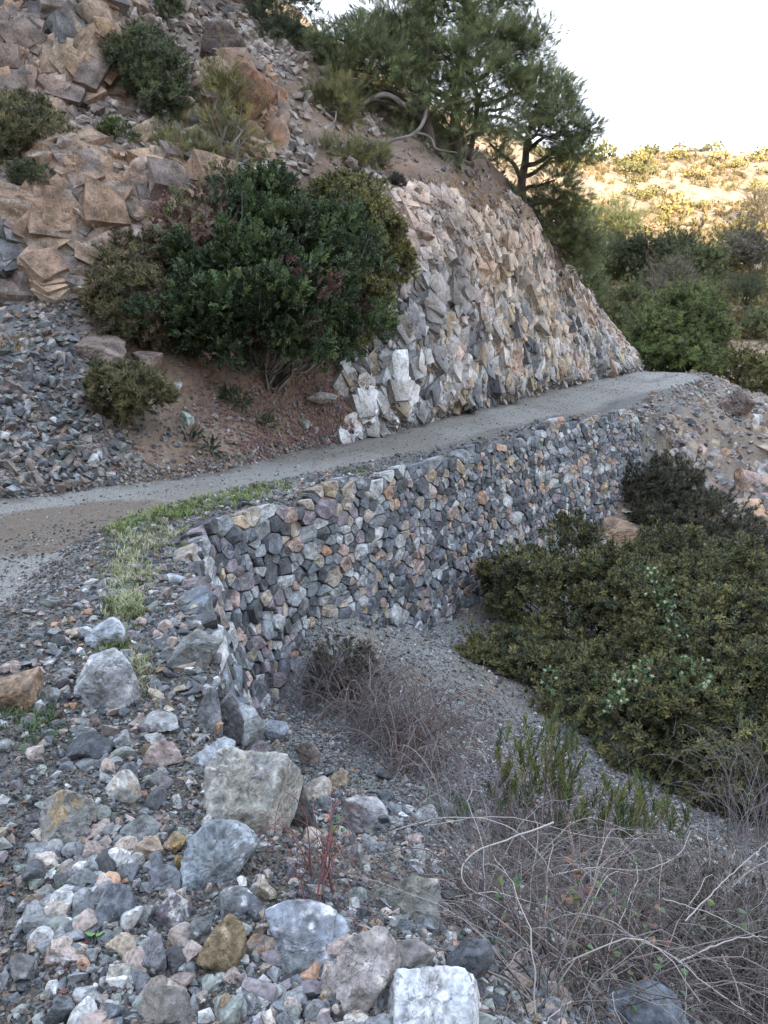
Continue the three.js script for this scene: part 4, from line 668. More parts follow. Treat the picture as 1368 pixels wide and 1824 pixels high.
{
  // hillside: talus, rubble and stones on the bank
  const r = rngOf(8), talus = [], rubble = [], bank = [], litter = [], o = {};
  const put = (u, v, s, list, col) => { hillAt(u, v, o); list.push([o.p.clone().addScaledVector(o.n, s * 0.25), s, o.n.clone(), col]); };
  for (let i = 0; i < 15000; i++) {
    const u = lerp(1.6, 4.9, r()), v = lerp(1.02, 3.2, r() ** 1.0), k = hillKind(u, v, hillSmooth(u, v)); const want = k.talus * (1 - k.rock) * sstep(0.8, 1.6, v + 0.5); if (r() > want * (0.7 + 1.2 * fbm(u * 3, v * 3, 7, 3)) + 0.12) continue;
    put(u, v, 0.014 + 0.11 * r() ** 5 * (0.5 + 0.5 * want), talus, palette(r, 0.35).map((c) => c * 0.9));
  }
  for (let i = 0; i < 24000; i++) {
    const u = lerp(1.5, 8.4, r()), v = lerp(3.6, 8, r()), k = hillKind(u, v, hillSmooth(u, v)); const want = Math.max(k.rubble * (0.55 + 1.2 * Math.max(0, fbm(u * 2, v * 2, 2, 3) + 0.35)), k.rock > 0.5 ? 0.025 : 0.14); if (r() > want) continue;
    put(u, v, 0.022 + 0.19 * r() ** 4.2, rubble, palette(r, 0.95).map((c) => c * 1.15));
  }
  for (let i = 0; i < 9000; i++) { const u = lerp(4, 13.5, r()), v = lerp(0.95, u < 8 ? 3.8 : 1.5 + 0.3 * r(), r() ** 1.6), k = hillKind(u, v, hillSmooth(u, v)); if (k.rock > 0.6 && r() < 0.8) continue; put(u, v, 0.012 + 0.05 * r() ** 4, bank, palette(r, 0.5)); }
  for (let i = 0; i < 1600; i++) { const u = lerp(7.6, 12.5, r()), v = lerp(4.2, 8, r()), k = hillKind(u, v, hillSmooth(u, v)); put(u, v, 0.02 + 0.12 * r() ** 3.5, rubble, palette(r, 0.85)); }
  // blocks standing proud of the broken rock faces: the largest as pieces of the face, the rest as stuff
  const tones = [[0.155, 0.15, 0.15], [0.27, 0.26, 0.255], [0.42, 0.32, 0.235], [0.47, 0.435, 0.41], [0.60, 0.585, 0.57], [0.49, 0.38, 0.315], [0.33, 0.22, 0.15], [0.22, 0.17, 0.145]];
  const slab = (seed) => { const q = rngOf(seed), pts = []; for (let i = 0; i < 8; i++) pts.push(V(((i & 1) * 2 - 1) * (0.55 + 0.45 * q()), (((i >> 1) & 1) * 2 - 1) * (0.2 + 0.3 * q()), ((i >> 2) * 2 - 1) * (0.45 + 0.4 * q()))); for (let i = 0; i < 3; i++) pts.push(V((q() - 0.5) * 1.9, (q() - 0.3) * 0.8, (q() - 0.5) * 1.2)); const g = new ConvexGeometry(pts); g.deleteAttribute('normal'); if (g.attributes.uv) g.deleteAttribute('uv'); return g; };
  const cutUp = (g) => { let f = g; for (let k = 0; k < 2; k++) { const p = f.attributes.position, out = []; const A = V(), B2 = V(), C2 = V(); for (let i = 0; i < p.count; i += 3) { A.fromBufferAttribute(p, i); B2.fromBufferAttribute(p, i + 1); C2.fromBufferAttribute(p, i + 2); const ab = A.clone().lerp(B2, 0.5), bc = B2.clone().lerp(C2, 0.5), ca = C2.clone().lerp(A, 0.5); for (const t of [A, ab, ca, ab, B2, bc, ca, bc, C2, ab, bc, ca]) out.push(t.x, t.y, t.z); } f = geoOf(out); } const p = f.attributes.position; for (let i = 0; i < p.count; i++) { const x = p.getX(i), y = p.getY(i), z = p.getZ(i), n = 0.05; p.setXYZ(i, x + n * noise(x * 3, y * 3, z * 3 + 5), y + n * noise(x * 3 + 9, y * 3, z * 3), z + n * noise(x * 3, y * 3 + 7, z * 3)); } return f; };
  const solids = [0, 1, 2, 3, 4, 5, 6].map((i) => cutUp(slab(1500 + i * 11)));
  const pieces = solids.map((g, i) => tones.map((c, k) => { const q = g.clone(); paint(q, c, mixc(c, k % 2 ? C.dark : C.light, 0.45), 0.0, i * 7 + k, 2.6); const f = boxUV(q, 0.3); return f; }));
  const small = [0, 1, 2, 3, 4].map((i) => boxUV(slab(1700 + i * 3), 0.5));
  const found = [];
  for (let i = 0; i < 25000; i++) {
    const cut = i % 3 !== 0, u = cut ? lerp(7.6, 13.6, r()) : lerp(1.4, 6.2, r()), v = cut ? lerp(0.95, 7.4, r()) : lerp(2.4, 7.6, r()); hillAt(u, v, o); if (o.k.rock < 0.45 || r() > (cut ? sstep(13.8, 9, u) * 0.65 + 0.35 : 1)) continue;
    const s = cut ? (0.03 + 0.34 * r() ** 4.2) * (v < 1.5 ? 0.6 : 1) : 0.05 + 0.42 * r() ** 3.6; found.push({ p: o.p.clone(), n: o.n.clone(), s, c: hillColour(u, v, o), cut, px: s / -o.p.z, shown: u > 2.2 });
  }
  const dummy = new THREE.Object3D(), X = V(), Z = V(), B = new THREE.Matrix4();
  const pose = (f) => { X.set(1, f.cut ? -0.55 : -0.2, 0).addScaledVector(rdirOf(r), f.cut ? 0.55 : 0.6); Z.crossVectors(X, f.n).normalize(); X.crossVectors(f.n, Z).normalize(); B.makeBasis(X, f.n, Z); dummy.quaternion.setFromRotationMatrix(B).multiply(qq.setFromEuler(ee.set((r() - 0.5) * 0.36, (r() - 0.5) * 2.2, (r() - 0.5) * 0.36))); dummy.position.copy(f.p).addScaledVector(f.n, -f.s * (f.cut ? 0.31 + 0.2 * r() : 0.2 + 0.18 * r())); dummy.scale.set(f.s, f.s * (0.7 + 0.6 * r()), f.s * (0.7 + 0.6 * r())); };
  found.sort((a, b) => b.px - a.px);
  let taken = 0; const rest = [[], [], [], [], []];
  for (const f of found) {
    if (taken < 260 && f.shown) { taken++; pose(f); let best = 9, bk = 0; tones.forEach((c, k) => { const d = Math.hypot(c[0] - f.c[0], c[1] - f.c[1], c[2] - f.c[2]) + 0.12 * r(); if (d < best) { best = d; bk = k; } }); const m = mesh('block', pieces[Math.floor(r() * 7)][bk], M.rock, hillFace); m.position.copy(dummy.position); m.quaternion.copy(dummy.quaternion); m.scale.copy(dummy.scale); } else rest[Math.floor(r() * 5)].push(f);
  }
  rest.forEach((l, i) => { const m = new THREE.InstancedMesh(small[i], M.pebble, l.length), c = new THREE.Color(); m.name = 'broken_rock'; m.userData.kind = 'stuff'; m.castShadow = m.receiveShadow = true; l.forEach((f, k) => { pose(f); dummy.updateMatrix(); m.setMatrixAt(k, dummy.matrix); const t = 0.75 + 0.5 * r(); m.setColorAt(k, c.setRGB(f.c[0] * t, f.c[1] * t, f.c[2] * t)); }); hillFace.add(m); });
  console.log('face blocks', taken, found.length);
  for (let i = 0; i < 6000; i++) { const u = lerp(2.2, 13.6, r()); put(u, lerp(0.86, 1.16, r()), 0.012 + 0.035 * r() ** 3, bank, palette(r, u > 4.5 ? 0.6 : 0.2)); }
  // rock breaking out of the bank beyond the wall
  const bankRock = [];
  for (let i = 0; i < 2600; i++) { const x = lerp(4.2, 14.5, r()), z = -lerp(14.5, 29, r()), [e] = edgeDist(x, z); if (e < 0.15 || (x < 6.5 && z > -18 && e < 0.8)) continue; const c = 0.02, p = V(x, ground(x, z), z), n = V(ground(x - c, z) - ground(x + c, z), 2 * c, ground(x, z - c) - ground(x, z + c)).normalize(); if (fbm(x * 0.5, 4, z * 0.5, 3) < -0.05) continue; const k = r(); bankRock.push({ p, n: n.lerp(V(-0.3, 0.6, 0.7), 0.5).normalize(), s: 0.05 + 0.4 * r() ** 3.2, c: k < 0.3 ? [0.42, 0.31, 0.25] : k < 0.55 ? [0.33, 0.25, 0.22] : k < 0.75 ? [0.46, 0.41, 0.38] : k < 0.9 ? [0.25, 0.21, 0.20] : [0.45, 0.29, 0.19], cut: true }); }
  bankRock.sort((a, b) => b.s - a.s);
  bankRock.slice(0, 90).forEach((f) => { pose(f); let best = 9, bk = 0; tones.forEach((c, k) => { const d = Math.hypot(c[0] - f.c[0], c[1] - f.c[1], c[2] - f.c[2]); if (d < best) { best = d; bk = k; } }); const m = mesh('bank_rock', pieces[Math.floor(r() * 7)][bk], M.rock); m.position.copy(dummy.position); m.quaternion.copy(dummy.quaternion); m.scale.copy(dummy.scale); const w = bk === 0 || bk === 7 ? 'dark brown' : bk === 1 || bk === 3 || bk === 4 ? 'pale grey' : 'pinkish tan'; tag(m, `${w} broken rock jutting from the bank beyond the end of the stone wall`, 'rock', `${w} rocks on the bank beyond the stone wall`); });
  { const l = bankRock.slice(90), g = thing('broken_rock', 'small broken pinkish rock on the bank beyond the end of the wall', 'rubble'); g.userData.kind = 'stuff'; const m = new THREE.InstancedMesh(small[1], M.pebble, l.length), c = new THREE.Color(); m.name = 'stones'; m.userData.kind = 'stuff'; m.castShadow = m.receiveShadow = true; l.forEach((f, k) => { pose(f); dummy.updateMatrix(); m.setMatrixAt(k, dummy.matrix); const t = 0.7 + 0.6 * r(); m.setColorAt(k, c.setRGB(f.c[0] * t, f.c[1] * t, f.c[2] * t)); }); g.add(m); }
  scatter('scree', 'grey scree of broken stones on the slope below the left cliff', talus);
  scatter('rubble', 'brown broken rubble covering the upper hillside', rubble);
  scatter('rubble', 'scattered small stones on the soil bank beside the road', bank);
  // fallen leaves under the dark bush
  const leaf = new THREE.BufferGeometry(); leaf.setAttribute('position', new THREE.BufferAttribute(new Float32Array([-1, 0, 0, 0, 0.25, 0.45, 1, 0.1, 0, 0, 0.25, -0.45, -1, 0, 0, 1, 0.1, 0]), 3)); leaf.setIndex([0, 1, 2, 3, 0, 2]); leaf.computeVertexNormals(); leaf.setAttribute('uv', new THREE.BufferAttribute(new Float32Array(12), 2));
  for (let i = 0; i < 15000; i++) {
    const u = lerp(4.6, 10.4, r()), v = lerp(0.92, 3.3, r() ** 1.7); const dens = sstep(4.8, 5.8, u) * (u > 8.4 ? sstep(10.4, 8.4, u) * sstep(1.3, 1.0, v) : 1) * sstep(-0.25, 0.2, fbm(u * 2.2, v * 2.5, 3, 3) + 0.12); if (r() > dens) continue; const c = r();
    put(u, v, 0.018 + 0.018 * r(), litter, c < 0.5 ? [0.10, 0.05, 0.05] : c < 0.8 ? [0.15, 0.075, 0.065] : [0.24, 0.14, 0.10]);
  }
  for (let i = 0; i < 90; i++) { const p = groundHit(lerp(0, 150, r() ** 1.6), lerp(1060, 1800, r())); litter.push([p.add(V(0, 0.006, 0)), 0.008 + 0.010 * r(), UP, r() < 0.6 ? [0.17, 0.05, 0.035] : [0.22, 0.10, 0.05]]); }
  scatter('leaf_litter', 'dark red fallen leaves carpeting the bank under the big dark bush', litter, [leaf], std({ color: 0xffffff, side: THREE.DoubleSide, roughness: 0.8 }), 'leaves');
}

// ---------------------------------------------------------------- plants
function flat(tris, n) {                         // leaf faces: list of [x, y, z] corners
  const g = new THREE.BufferGeometry(); g.setAttribute('position', new THREE.BufferAttribute(new Float32Array(tris.flat()), 3)); g.setAttribute('uv', new THREE.BufferAttribute(new Float32Array(tris.length * 2), 2)); g.computeVertexNormals(); return g;
}
function leafTris(o, dir, side, len, wid, fold = 0.25) {   // an oval leaf folded along its rib, six faces
  const up = V().crossVectors(side, dir).normalize(), at = (t, w, h) => o.clone().addScaledVector(dir, t * len).addScaledVector(side, w * wid).addScaledVector(up, h * wid).toArray();
  const a = at(0, 0, 0), b = at(0.35, 0.5, fold), c = at(0.75, 0.38, fold), d = at(1, 0, 0), e = at(0.75, -0.38, fold), f = at(0.35, -0.5, fold), m = at(0.5, 0, 0);
  return [a, m, b, b, m, c, c, m, d, d, m, e, e, m, f, f, m, a];
}
function sprigPinnate(seed) {                    // a twig with pairs of oval leaves
  const r = rngOf(seed), t = []; for (let i = 0; i < 6; i++) for (const s of [-1, 1]) { const y = 0.15 + i * 0.16, d = V(s * 0.85, 0.45 + 0.3 * r(), (r() - 0.5) * 0.9).normalize(), sd = V(-d.y, d.x, (r() - 0.5) * 0.8).normalize(); t.push(...leafTris(V(0, y, 0.05 * i * (r() - 0.5)), d, sd, 0.42, 0.26)); }
  return flat(t);
}
function sprigTuft(seed, n = 26, wid = 0.1) {    // a bunch of short narrow leaves at a twig end
  const r = rngOf(seed), t = []; for (let i = 0; i < n; i++) { const a = r() * 6.283, e = 0.15 + 1.1 * r(), d = V(Math.cos(a) * Math.sin(e), Math.cos(e), Math.sin(a) * Math.sin(e)), s = V(-Math.sin(a), 0.2 * (r() - 0.5), Math.cos(a)).normalize(), o = V(0, 0.55 * r(), 0), L = 0.45 + 0.4 * r(), p = (k, w) => o.clone().addScaledVector(d, k * L).addScaledVector(s, w).toArray(); const b = p(0.55, wid / 2), c = p(0.55, -wid / 2), e1 = p(1, 0), z = p(0, 0); t.push(z, b, c, b, e1, c); }
  return flat(t);
}
function sprigNeedles(seed, n = 34) {            // long pine needles along a drooping twig
  const r = rngOf(seed), t = []; for (let i = 0; i < n; i++) { const a = r() * 6.283, e = 0.25 + 0.75 * r(), d = V(Math.cos(a) * Math.sin(e), Math.cos(e) - 0.15, Math.sin(a) * Math.sin(e)).normalize(), s = V(-Math.sin(a), 0, Math.cos(a)), o = V(0, 0.9 * r(), 0), L = 0.55 + 0.35 * r(); t.push(o.clone().addScaledVector(s, 0.016).toArray(), o.clone().addScaledVector(s, -0.016).toArray(), o.clone().addScaledVector(d, L).toArray()); }
  return flat(t);
}
function sprigLance(seed) {                      // upright shoot with lance-shaped leaves
  const r = rngOf(seed), t = []; for (let i = 0; i < 18; i++) { const a = i * 2.4 + r(), e = 0.35 + 0.35 * r(), d = V(Math.cos(a) * Math.sin(e), Math.cos(e), Math.sin(a) * Math.sin(e)), s = V(-Math.sin(a), 0, Math.cos(a)); t.push(...leafTris(V(0, 0.1 + i * 0.05, 0), d, s, 0.42, 0.085, 0.2)); }
  return flat(t);
}
const SP_ = { pinnate: [1, 2].map(sprigPinnate), tuft: [3, 4].map((s) => sprigTuft(s)), bead: [5, 6].map((s) => sprigTuft(s, 22, 0.17)), pine: [7, 8].map((s) => sprigNeedles(s)), lance: [9, 10].map(sprigLance) };
// bent tapering limbs gathered in one mesh
class Limbs {
  constructor() { this.pos = []; this.idx = []; this.col = []; this.uv = []; }
  add(pts, r0, r1, sides = 5, c = [1, 1, 1]) {
    const n = pts.length, base = this.pos.length / 3; let len = 0;
    for (let i = 0; i < n; i++) {
      const t = pts[Math.min(n - 1, i + 1)].clone().sub(pts[Math.max(0, i - 1)]).normalize(), a = V(0.31, 0.1, 0.94).cross(t).normalize(), b = t.clone().cross(a), R = lerp(r0, r1, i / (n - 1)); if (i) len += pts[i].distanceTo(pts[i - 1]);
      for (let k = 0; k < sides; k++) { const q = k / sides * 6.283; const p = pts[i].clone().addScaledVector(a, Math.cos(q) * R).addScaledVector(b, Math.sin(q) * R); this.pos.push(p.x, p.y, p.z); this.col.push(...c); this.uv.push(k / sides, len * 1.5); }
      if (i) for (let k = 0; k < sides; k++) { const p = base + (i - 1) * sides + k, q = base + (i - 1) * sides + (k + 1) % sides; this.idx.push(p, q, q + sides, p, q + sides, p + sides); }
    }
    return this;
  }
  build(name, mat, parent) { const m = mesh(name, geoOf(this.pos, this.idx, this.col, this.uv), mat, parent); return m; }
}
const spline = (pts, n) => new THREE.CatmullRomCurve3(pts).getPoints(n);
function wiggle(a, b, r, amp, n = 6, sag = 0) { const out = [], L = a.distanceTo(b); for (let i = 0; i <= n; i++) { const t = i / n, k = Math.sin(Math.PI * t) * L * amp; out.push(a.clone().lerp(b, t).add(V((r() - 0.5) * k, (r() - 0.5) * k + sag * L * Math.sin(Math.PI * t), (r() - 0.5) * k))); } return spline(out, n + 2); }
function foliage(list, shapes, mat, parent, name = 'foliage') {   // list of [p, dir, size, colour]
  const r = rngOf(list.length + 3), c = new THREE.Color();
  shapes.forEach((g, s) => {
    const l = list.filter((_, i) => i % shapes.length === s); if (!l.length) return;
    const m = new THREE.InstancedMesh(g, mat, l.length); m.name = name; m.castShadow = m.receiveShadow = true; m.userData.kind = 'stuff';
    l.forEach(([p, d, size, col], k) => { qq.setFromUnitVectors(UP, d); mat4.compose(p, qq.clone().multiply(new THREE.Quaternion().setFromAxisAngle(UP, r() * 6.28)), V(size, size, size)); m.setMatrixAt(k, mat4); m.setColorAt(k, c.setRGB(...col)); });
    parent.add(m);
  });
}
const rdir = (r) => { const z = r() * 2 - 1, a = r() * 6.283, q = Math.sqrt(1 - z * z); return V(q * Math.cos(a), z, q * Math.sin(a)); };
// a bush of leafy clumps on rounded lobes [px, py, D, rx px, ry px, depth ratio]
function shrub(name, label, lobes, o) {
  const r = rngOf(o.seed ?? 1), L = lobes.map(([px, py, D, rx, ry, k = 0.9]) => { const c = P(px, py, D); return { c, r: V(metres(rx, c), metres(ry, c), metres(rx, c) * k) }; });
  const base = o.base ?? (() => { const p = V(); L.forEach((l) => p.add(l.c)); p.divideScalar(L.length); p.y = Math.min(...L.map((l) => l.c.y - l.r.y)); return p; })();
  const t = thing(name, label, o.category ?? 'shrub', base, o.group), list = [], limbs = new Limbs(), area = L.map((l) => l.r.x * l.r.y + l.r.x * l.r.z + l.r.y * l.r.z), tot = area.reduce((a, b) => a + b);
  const inside = (p, k, q) => L.some((l, i) => i !== q && ((p.x - l.c.x) / l.r.x) ** 2 + ((p.y - l.c.y) / l.r.y) ** 2 + ((p.z - l.c.z) / l.r.z) ** 2 < k);
  const nC = Math.round(tot * (o.clumps ?? 14)), cr = o.clumpR ?? 0.2;
  for (let i = 0; i < nC; i++) {
    let q = 0, w = r() * tot; while (w > area[q] && q < L.length - 1) w -= area[q++]; const l = L[q];
    const d = rdir(r); if (d.y < -0.55 && r() < 0.7) d.y *= -1; if (d.z < -0.3 && r() < 0.6) d.z *= -1; const k = (1 - (o.depth ?? 0.3) * r() * r()) * (1 + (o.ragged ?? 0.12) * fbm(d.x * 2 + q, d.y * 2, d.z * 2, 2) * 2), c = l.c.clone().add(V(d.x * l.r.x * k, d.y * l.r.y * k, d.z * l.r.z * k));
    if (inside(c, o.cull ?? 0.55, q)) continue;
    const tone = 0.6 + 0.8 * r(), R = cr * (0.6 + 0.8 * r()), kind = r();
    if (r() < (o.twigs ?? 0.5)) limbs.add(wiggle(V(l.c.x, base.y + 0.1, l.c.z).lerp(base.clone().setY(base.y), 0.5).lerp(c, 0.15).sub(base), c.clone().sub(base), r, 0.25, 4), (o.stemR ?? 0.014), 0.004, 4);
    const per = o.per ?? 26;
    for (let s = 0; s < per; s++) {
      const e = rdir(r), p = c.clone().addScaledVector(e, R * Math.cbrt(0.25 + 0.75 * r())).sub(base), g = e.clone().multiplyScalar(0.6).addScaledVector(d, 0.7).add(V(0, o.rise ?? 0.45, 0)).addScaledVector(rdir(r), 0.5).normalize();
      const cc = o.colours[kind < (o.rare ?? 0) ? o.colours.length - 1 : Math.floor(r() * (o.colours.length - (o.rare ? 1 : 0)))], m = tone * (0.75 + 0.5 * r());
      list.push([p, g, (o.size ?? 0.1) * (0.65 + 0.7 * r()), [cc[0] * m, cc[1] * m, cc[2] * m]]);
    }
  }
  // the inner wood
  for (let i = 0; i < (o.stems ?? 8); i++) { const l = L[Math.floor(r() * L.length)], d = rdir(r); const e = l.c.clone().add(V(d.x * l.r.x * 0.8, d.y * l.r.y * 0.8, d.z * l.r.z * 0.8)).sub(base); limbs.add(wiggle(V((r() - 0.5) * 0.3, -0.1, (r() - 0.5) * 0.3), e, r, 0.3, 5), (o.stemR ?? 0.014) * 2, 0.006, 5); }
  // young shoots standing out of the outline
  for (let i = 0; i < (o.shoots ?? Math.round(tot * 5)); i++) {
    const l = L[Math.floor(r() * L.length)], d = rdir(r); d.y = Math.abs(d.y) * 0.8 + 0.1; d.normalize(); const k = 0.9 + 0.1 * r(), a = l.c.clone().add(V(d.x * l.r.x * k, d.y * l.r.y * k, d.z * l.r.z * k)).sub(base); if (inside(a.clone().add(base), 0.6, -1) && r() < 0.7) continue;
    const len = cr * (1 + 1.6 * r()), e = a.clone().addScaledVector(d.clone().multiplyScalar(0.6).add(V(0, 0.5, 0)).addScaledVector(rdir(r), 0.35), len), tw = wiggle(a, e, r, 0.15, 3); limbs.add(tw, (o.stemR ?? 0.014) * 0.4, 0.002, 3);
    const cc = o.colours[Math.floor(r() * (o.colours.length - (o.rare ? 1 : 0)))], m = 0.8 + 0.5 * r(); for (let q = 1; q < tw.length; q++) list.push([tw[q].clone(), e.clone().sub(a).normalize().addScaledVector(rdir(r), 0.6).normalize(), (o.size ?? 0.1) * (0.6 + 0.5 * r()), cc.map((x) => x * m)]);
  }
  limbs.build('branches', o.wood ?? M.bark, t);
  foliage(list, o.sprigs ?? SP_.tuft, o.leaf, t);
  return t;
}
const leafWhite = (t, rough = 0.7) => new THREE.MeshPhysicalMaterial({ color: 0xffffff, roughness: rough, transmission: t, thickness: 0, side: THREE.DoubleSide });
const LM = { dark: leafWhite(0.12, 0.75), soft: leafWhite(0.15, 0.8), pine: leafWhite(0.15, 0.8), dry: std({ color: 0xffffff, side: THREE.DoubleSide }) };
const G = { carob: [[0.026, 0.048, 0.015], [0.036, 0.063, 0.018], [0.058, 0.088, 0.022], [0.10, 0.05, 0.038]], olive: [[0.15, 0.14, 0.04], [0.19, 0.17, 0.055], [0.11, 0.11, 0.035]], dull: [[0.11, 0.10, 0.038], [0.14, 0.12, 0.048], [0.085, 0.085, 0.034]], deep: [[0.045, 0.06, 0.024], [0.065, 0.08, 0.03], [0.085, 0.095, 0.036]], pine: [[0.12, 0.145, 0.05], [0.16, 0.175, 0.065], [0.085, 0.11, 0.04]], light: [[0.14, 0.17, 0.05], [0.11, 0.14, 0.045], [0.09, 0.12, 0.04]] };

// the big dark bush on the bank
shrub('carob_bush', 'big dark green broad-leaved bush with red sprays on the bank above the road', [[430, 500, 12.3, 118, 110], [500, 445, 13.0, 105, 95], [565, 520, 13.0, 85, 105], [470, 565, 12.0, 150, 75], [585, 430, 13.4, 55, 58], [380, 560, 12.0, 70, 75], [465, 355, 13.6, 50, 40], [545, 590, 12.6, 75, 50], [400, 605, 11.8, 80, 36], [575, 590, 12.9, 50, 42]], { seed: 3, base: hillHit(480, 680), colours: G.carob, rare: 0.03, sprigs: SP_.pinnate, leaf: LM.dark, clumps: 50, cull: 0.4, clumpR: 0.17, per: 26, size: 0.108, depth: 0.45, ragged: 0.75, stems: 26, stemR: 0.012, wood: M.greywood, twigs: 0.25 });
shrub('shrub', 'olive-brown feathery shrub at the left side of the big dark bush', [[245, 540, 11.6, 75, 65], [225, 480, 12.0, 50, 50], [285, 480, 12.3, 55, 60], [240, 590, 11.4, 55, 30]], { seed: 5, base: hillHit(250, 605), colours: [...G.dull, [0.15, 0.10, 0.06]], leaf: LM.soft, clumps: 60, clumpR: 0.14, per: 26, size: 0.1 });
shrub('shrub', 'low round olive shrub on the scree at the roadside', [[225, 700, 9.9, 62, 38], [200, 690, 9.9, 45, 34]], { seed: 7, base: hillHit(220, 738), colours: G.dull, leaf: LM.soft, clumps: 120, clumpR: 0.1, per: 30, size: 0.075, ragged: 0.2 });
shrub('shrub', 'yellow-green shrub at the right side of the big dark bush against the rock face', [[665, 420, 14.4, 50, 45], [690, 480, 14.6, 42, 55], [640, 370, 14.8, 50, 35], [650, 545, 13.8, 46, 50], [640, 600, 13.4, 30, 30]], { seed: 9, base: hillHit(660, 590), colours: G.olive, sprigs: SP_.bead, leaf: LM.soft, clumps: 50, clumpR: 0.14, per: 26, size: 0.1 });
shrub('shrub', 'olive shrub capping the soil bank above the big dark bush', [[615, 345, 15.6, 45, 25], [590, 350, 15.6, 40, 22]], { seed: 11, base: hillHit(610, 365), colours: G.olive, sprigs: SP_.bead, leaf: LM.soft, clumps: 60, clumpR: 0.13, per: 26, size: 0.1 });
shrub('shrub', 'dark rounded bush on the upper slope below the cliff', [[255, 105, 15.7, 48, 36], [285, 140, 15.4, 45, 45], [300, 180, 15.2, 32, 28], [225, 110, 15.7, 30, 26]], { seed: 13, base: hillHit(285, 200), colours: G.deep, leaf: LM.soft, clumps: 60, clumpR: 0.16, per: 26, size: 0.11 });
shrub('shrub', 'olive bush at the left edge on the ledge between the cliffs', [[40, 215, 13.4, 50, 30], [60, 255, 13.0, 65, 40], [15, 270, 12.6, 45, 45]], { seed: 15, base: hillHit(50, 300), colours: G.dull, leaf: LM.soft, clumps: 70, clumpR: 0.15, per: 26, size: 0.11 });
shrub('shrub', 'small dark bush below the left-edge bush above the lower cliff', [[62, 322, 12.2, 32, 22]], { seed: 17, base: hillHit(62, 342), colours: G.deep, leaf: LM.soft, clumps: 110, clumpR: 0.12, per: 26, size: 0.1 });
shrub('shrub', 'bright green low bush on the ledge beside the orange-topped rock', [[208, 246, 13.6, 32, 16]], { seed: 19, base: hillHit(208, 262), colours: G.light, leaf: LM.soft, clumps: 110, clumpR: 0.1, per: 22, size: 0.09 });
shrub('shrub', 'yellow-green bush above the big dark bush beside the triangular rock', [[330, 290, 14.0, 60, 32], [290, 270, 14.2, 35, 28], [370, 300, 14.2, 45, 26]], { seed: 21, base: hillHit(330, 322), colours: G.olive, leaf: LM.pine, clumps: 60, clumpR: 0.15, per: 20, size: 0.12, sprigs: SP_.pine });
shrub('pine_sapling', 'thin feathery pine sapling in front of the rust-red boulder', [[400, 190, 15.6, 40, 55], [410, 250, 15.2, 60, 35], [395, 140, 15.9, 22, 24]], { seed: 23, base: hillHit(408, 285), category: 'sapling', colours: G.olive, leaf: LM.pine, clumps: 22, clumpR: 0.2, per: 12, size: 0.17, sprigs: SP_.pine, depth: 0.8, stems: 14, wood: M.greywood });
shrub('shrub', 'small tuft of green on the dark jointed boulder', [[372, 70, 18.6, 18, 12]], { seed: 25, base: hillHit(372, 82), colours: G.deep, leaf: LM.soft, clumps: 80, clumpR: 0.12, per: 18, size: 0.1 });
shrub('shrub', 'narrow dark bush near the top edge of the photo on the rocky slope', [[300, 25, 18.0, 16, 24], [290, 5, 18.4, 22, 14]], { seed: 27, base: hillHit(300, 50), colours: G.deep, leaf: LM.soft, clumps: 70, clumpR: 0.14, per: 20, size: 0.12 });
shrub('shrub', 'low grey-green bush below the left arm of the bare branch', [[600, 280, 17.2, 55, 20], [655, 292, 17.4, 45, 18]], { seed: 29, base: hillHit(630, 305), colours: G.olive, leaf: LM.pine, clumps: 36, clumpR: 0.18, per: 18, size: 0.15, sprigs: SP_.pine, depth: 0.6, wood: M.greywood });
shrub('shrub', 'drooping young pine bush left of the bare branch on the red soil', [[595, 195, 18.2, 48, 28], [560, 200, 18.2, 34, 18], [610, 165, 18.6, 30, 24]], { seed: 31, base: hillHit(590, 235), colours: G.olive, leaf: LM.pine, clumps: 46, clumpR: 0.2, per: 18, size: 0.16, sprigs: SP_.pine, depth: 0.6, wood: M.greywood });
for (const [i, [px, py, w, h, l]] of [[630, 318, 14, 9, 'tiny dark cushion shrub on the bare soil above the olive shrub'], [697, 330, 14, 12, 'round dark cushion shrub on the bare soil below the pines']].entries()) shrub('shrub', l, [[px, py, hillSmooth(...hillUV(px, py)).z * -1 - 0.2, w, h]], { seed: 33 + i, base: hillHit(px, py + h), colours: [[0.05, 0.045, 0.035], [0.07, 0.06, 0.05]], leaf: LM.soft, clumps: 120, clumpR: 0.1, per: 18, size: 0.08 });
for (const [i, [px, py, w, l]] of [[466, 752, 13, 'small dark green tuft on the leaf-strewn bank'], [375, 798, 13, 'small dark green plant beside the road at the foot of the bank'], [337, 778, 11, 'small spiky green plant left on the bank'], [420, 710, 22, 'low green seedling under the big dark bush']].entries()) shrub('plant', l, [[px, py, hillSmooth(...hillUV(px, py)).z * -1 - 0.1, w, w * 0.6]], { seed: 43 + i, category: 'plant', base: hillHit(px, py + w * 0.5), colours: G.carob.slice(0, 3), leaf: LM.dark, clumps: 150, clumpR: 0.06, per: 12, size: 0.09, sprigs: SP_.lance, stems: 4, stemR: 0.004 });

shrub('shrub', 'sparse reddish-stemmed bush at the upper left of the big dark bush', [[365, 385, 12.8, 70, 55], [330, 430, 12.4, 55, 60], [400, 345, 13.2, 50, 35]], { seed: 57, base: hillHit(350, 470), colours: [[0.16, 0.06, 0.055], [0.13, 0.075, 0.06], [0.17, 0.15, 0.06], [0.08, 0.095, 0.035]], leaf: LM.soft, clumps: 26, clumpR: 0.18, per: 9, size: 0.1, depth: 0.8, sprigs: SP_.pinnate, stems: 46, stemR: 0.007, wood: M.greywood });
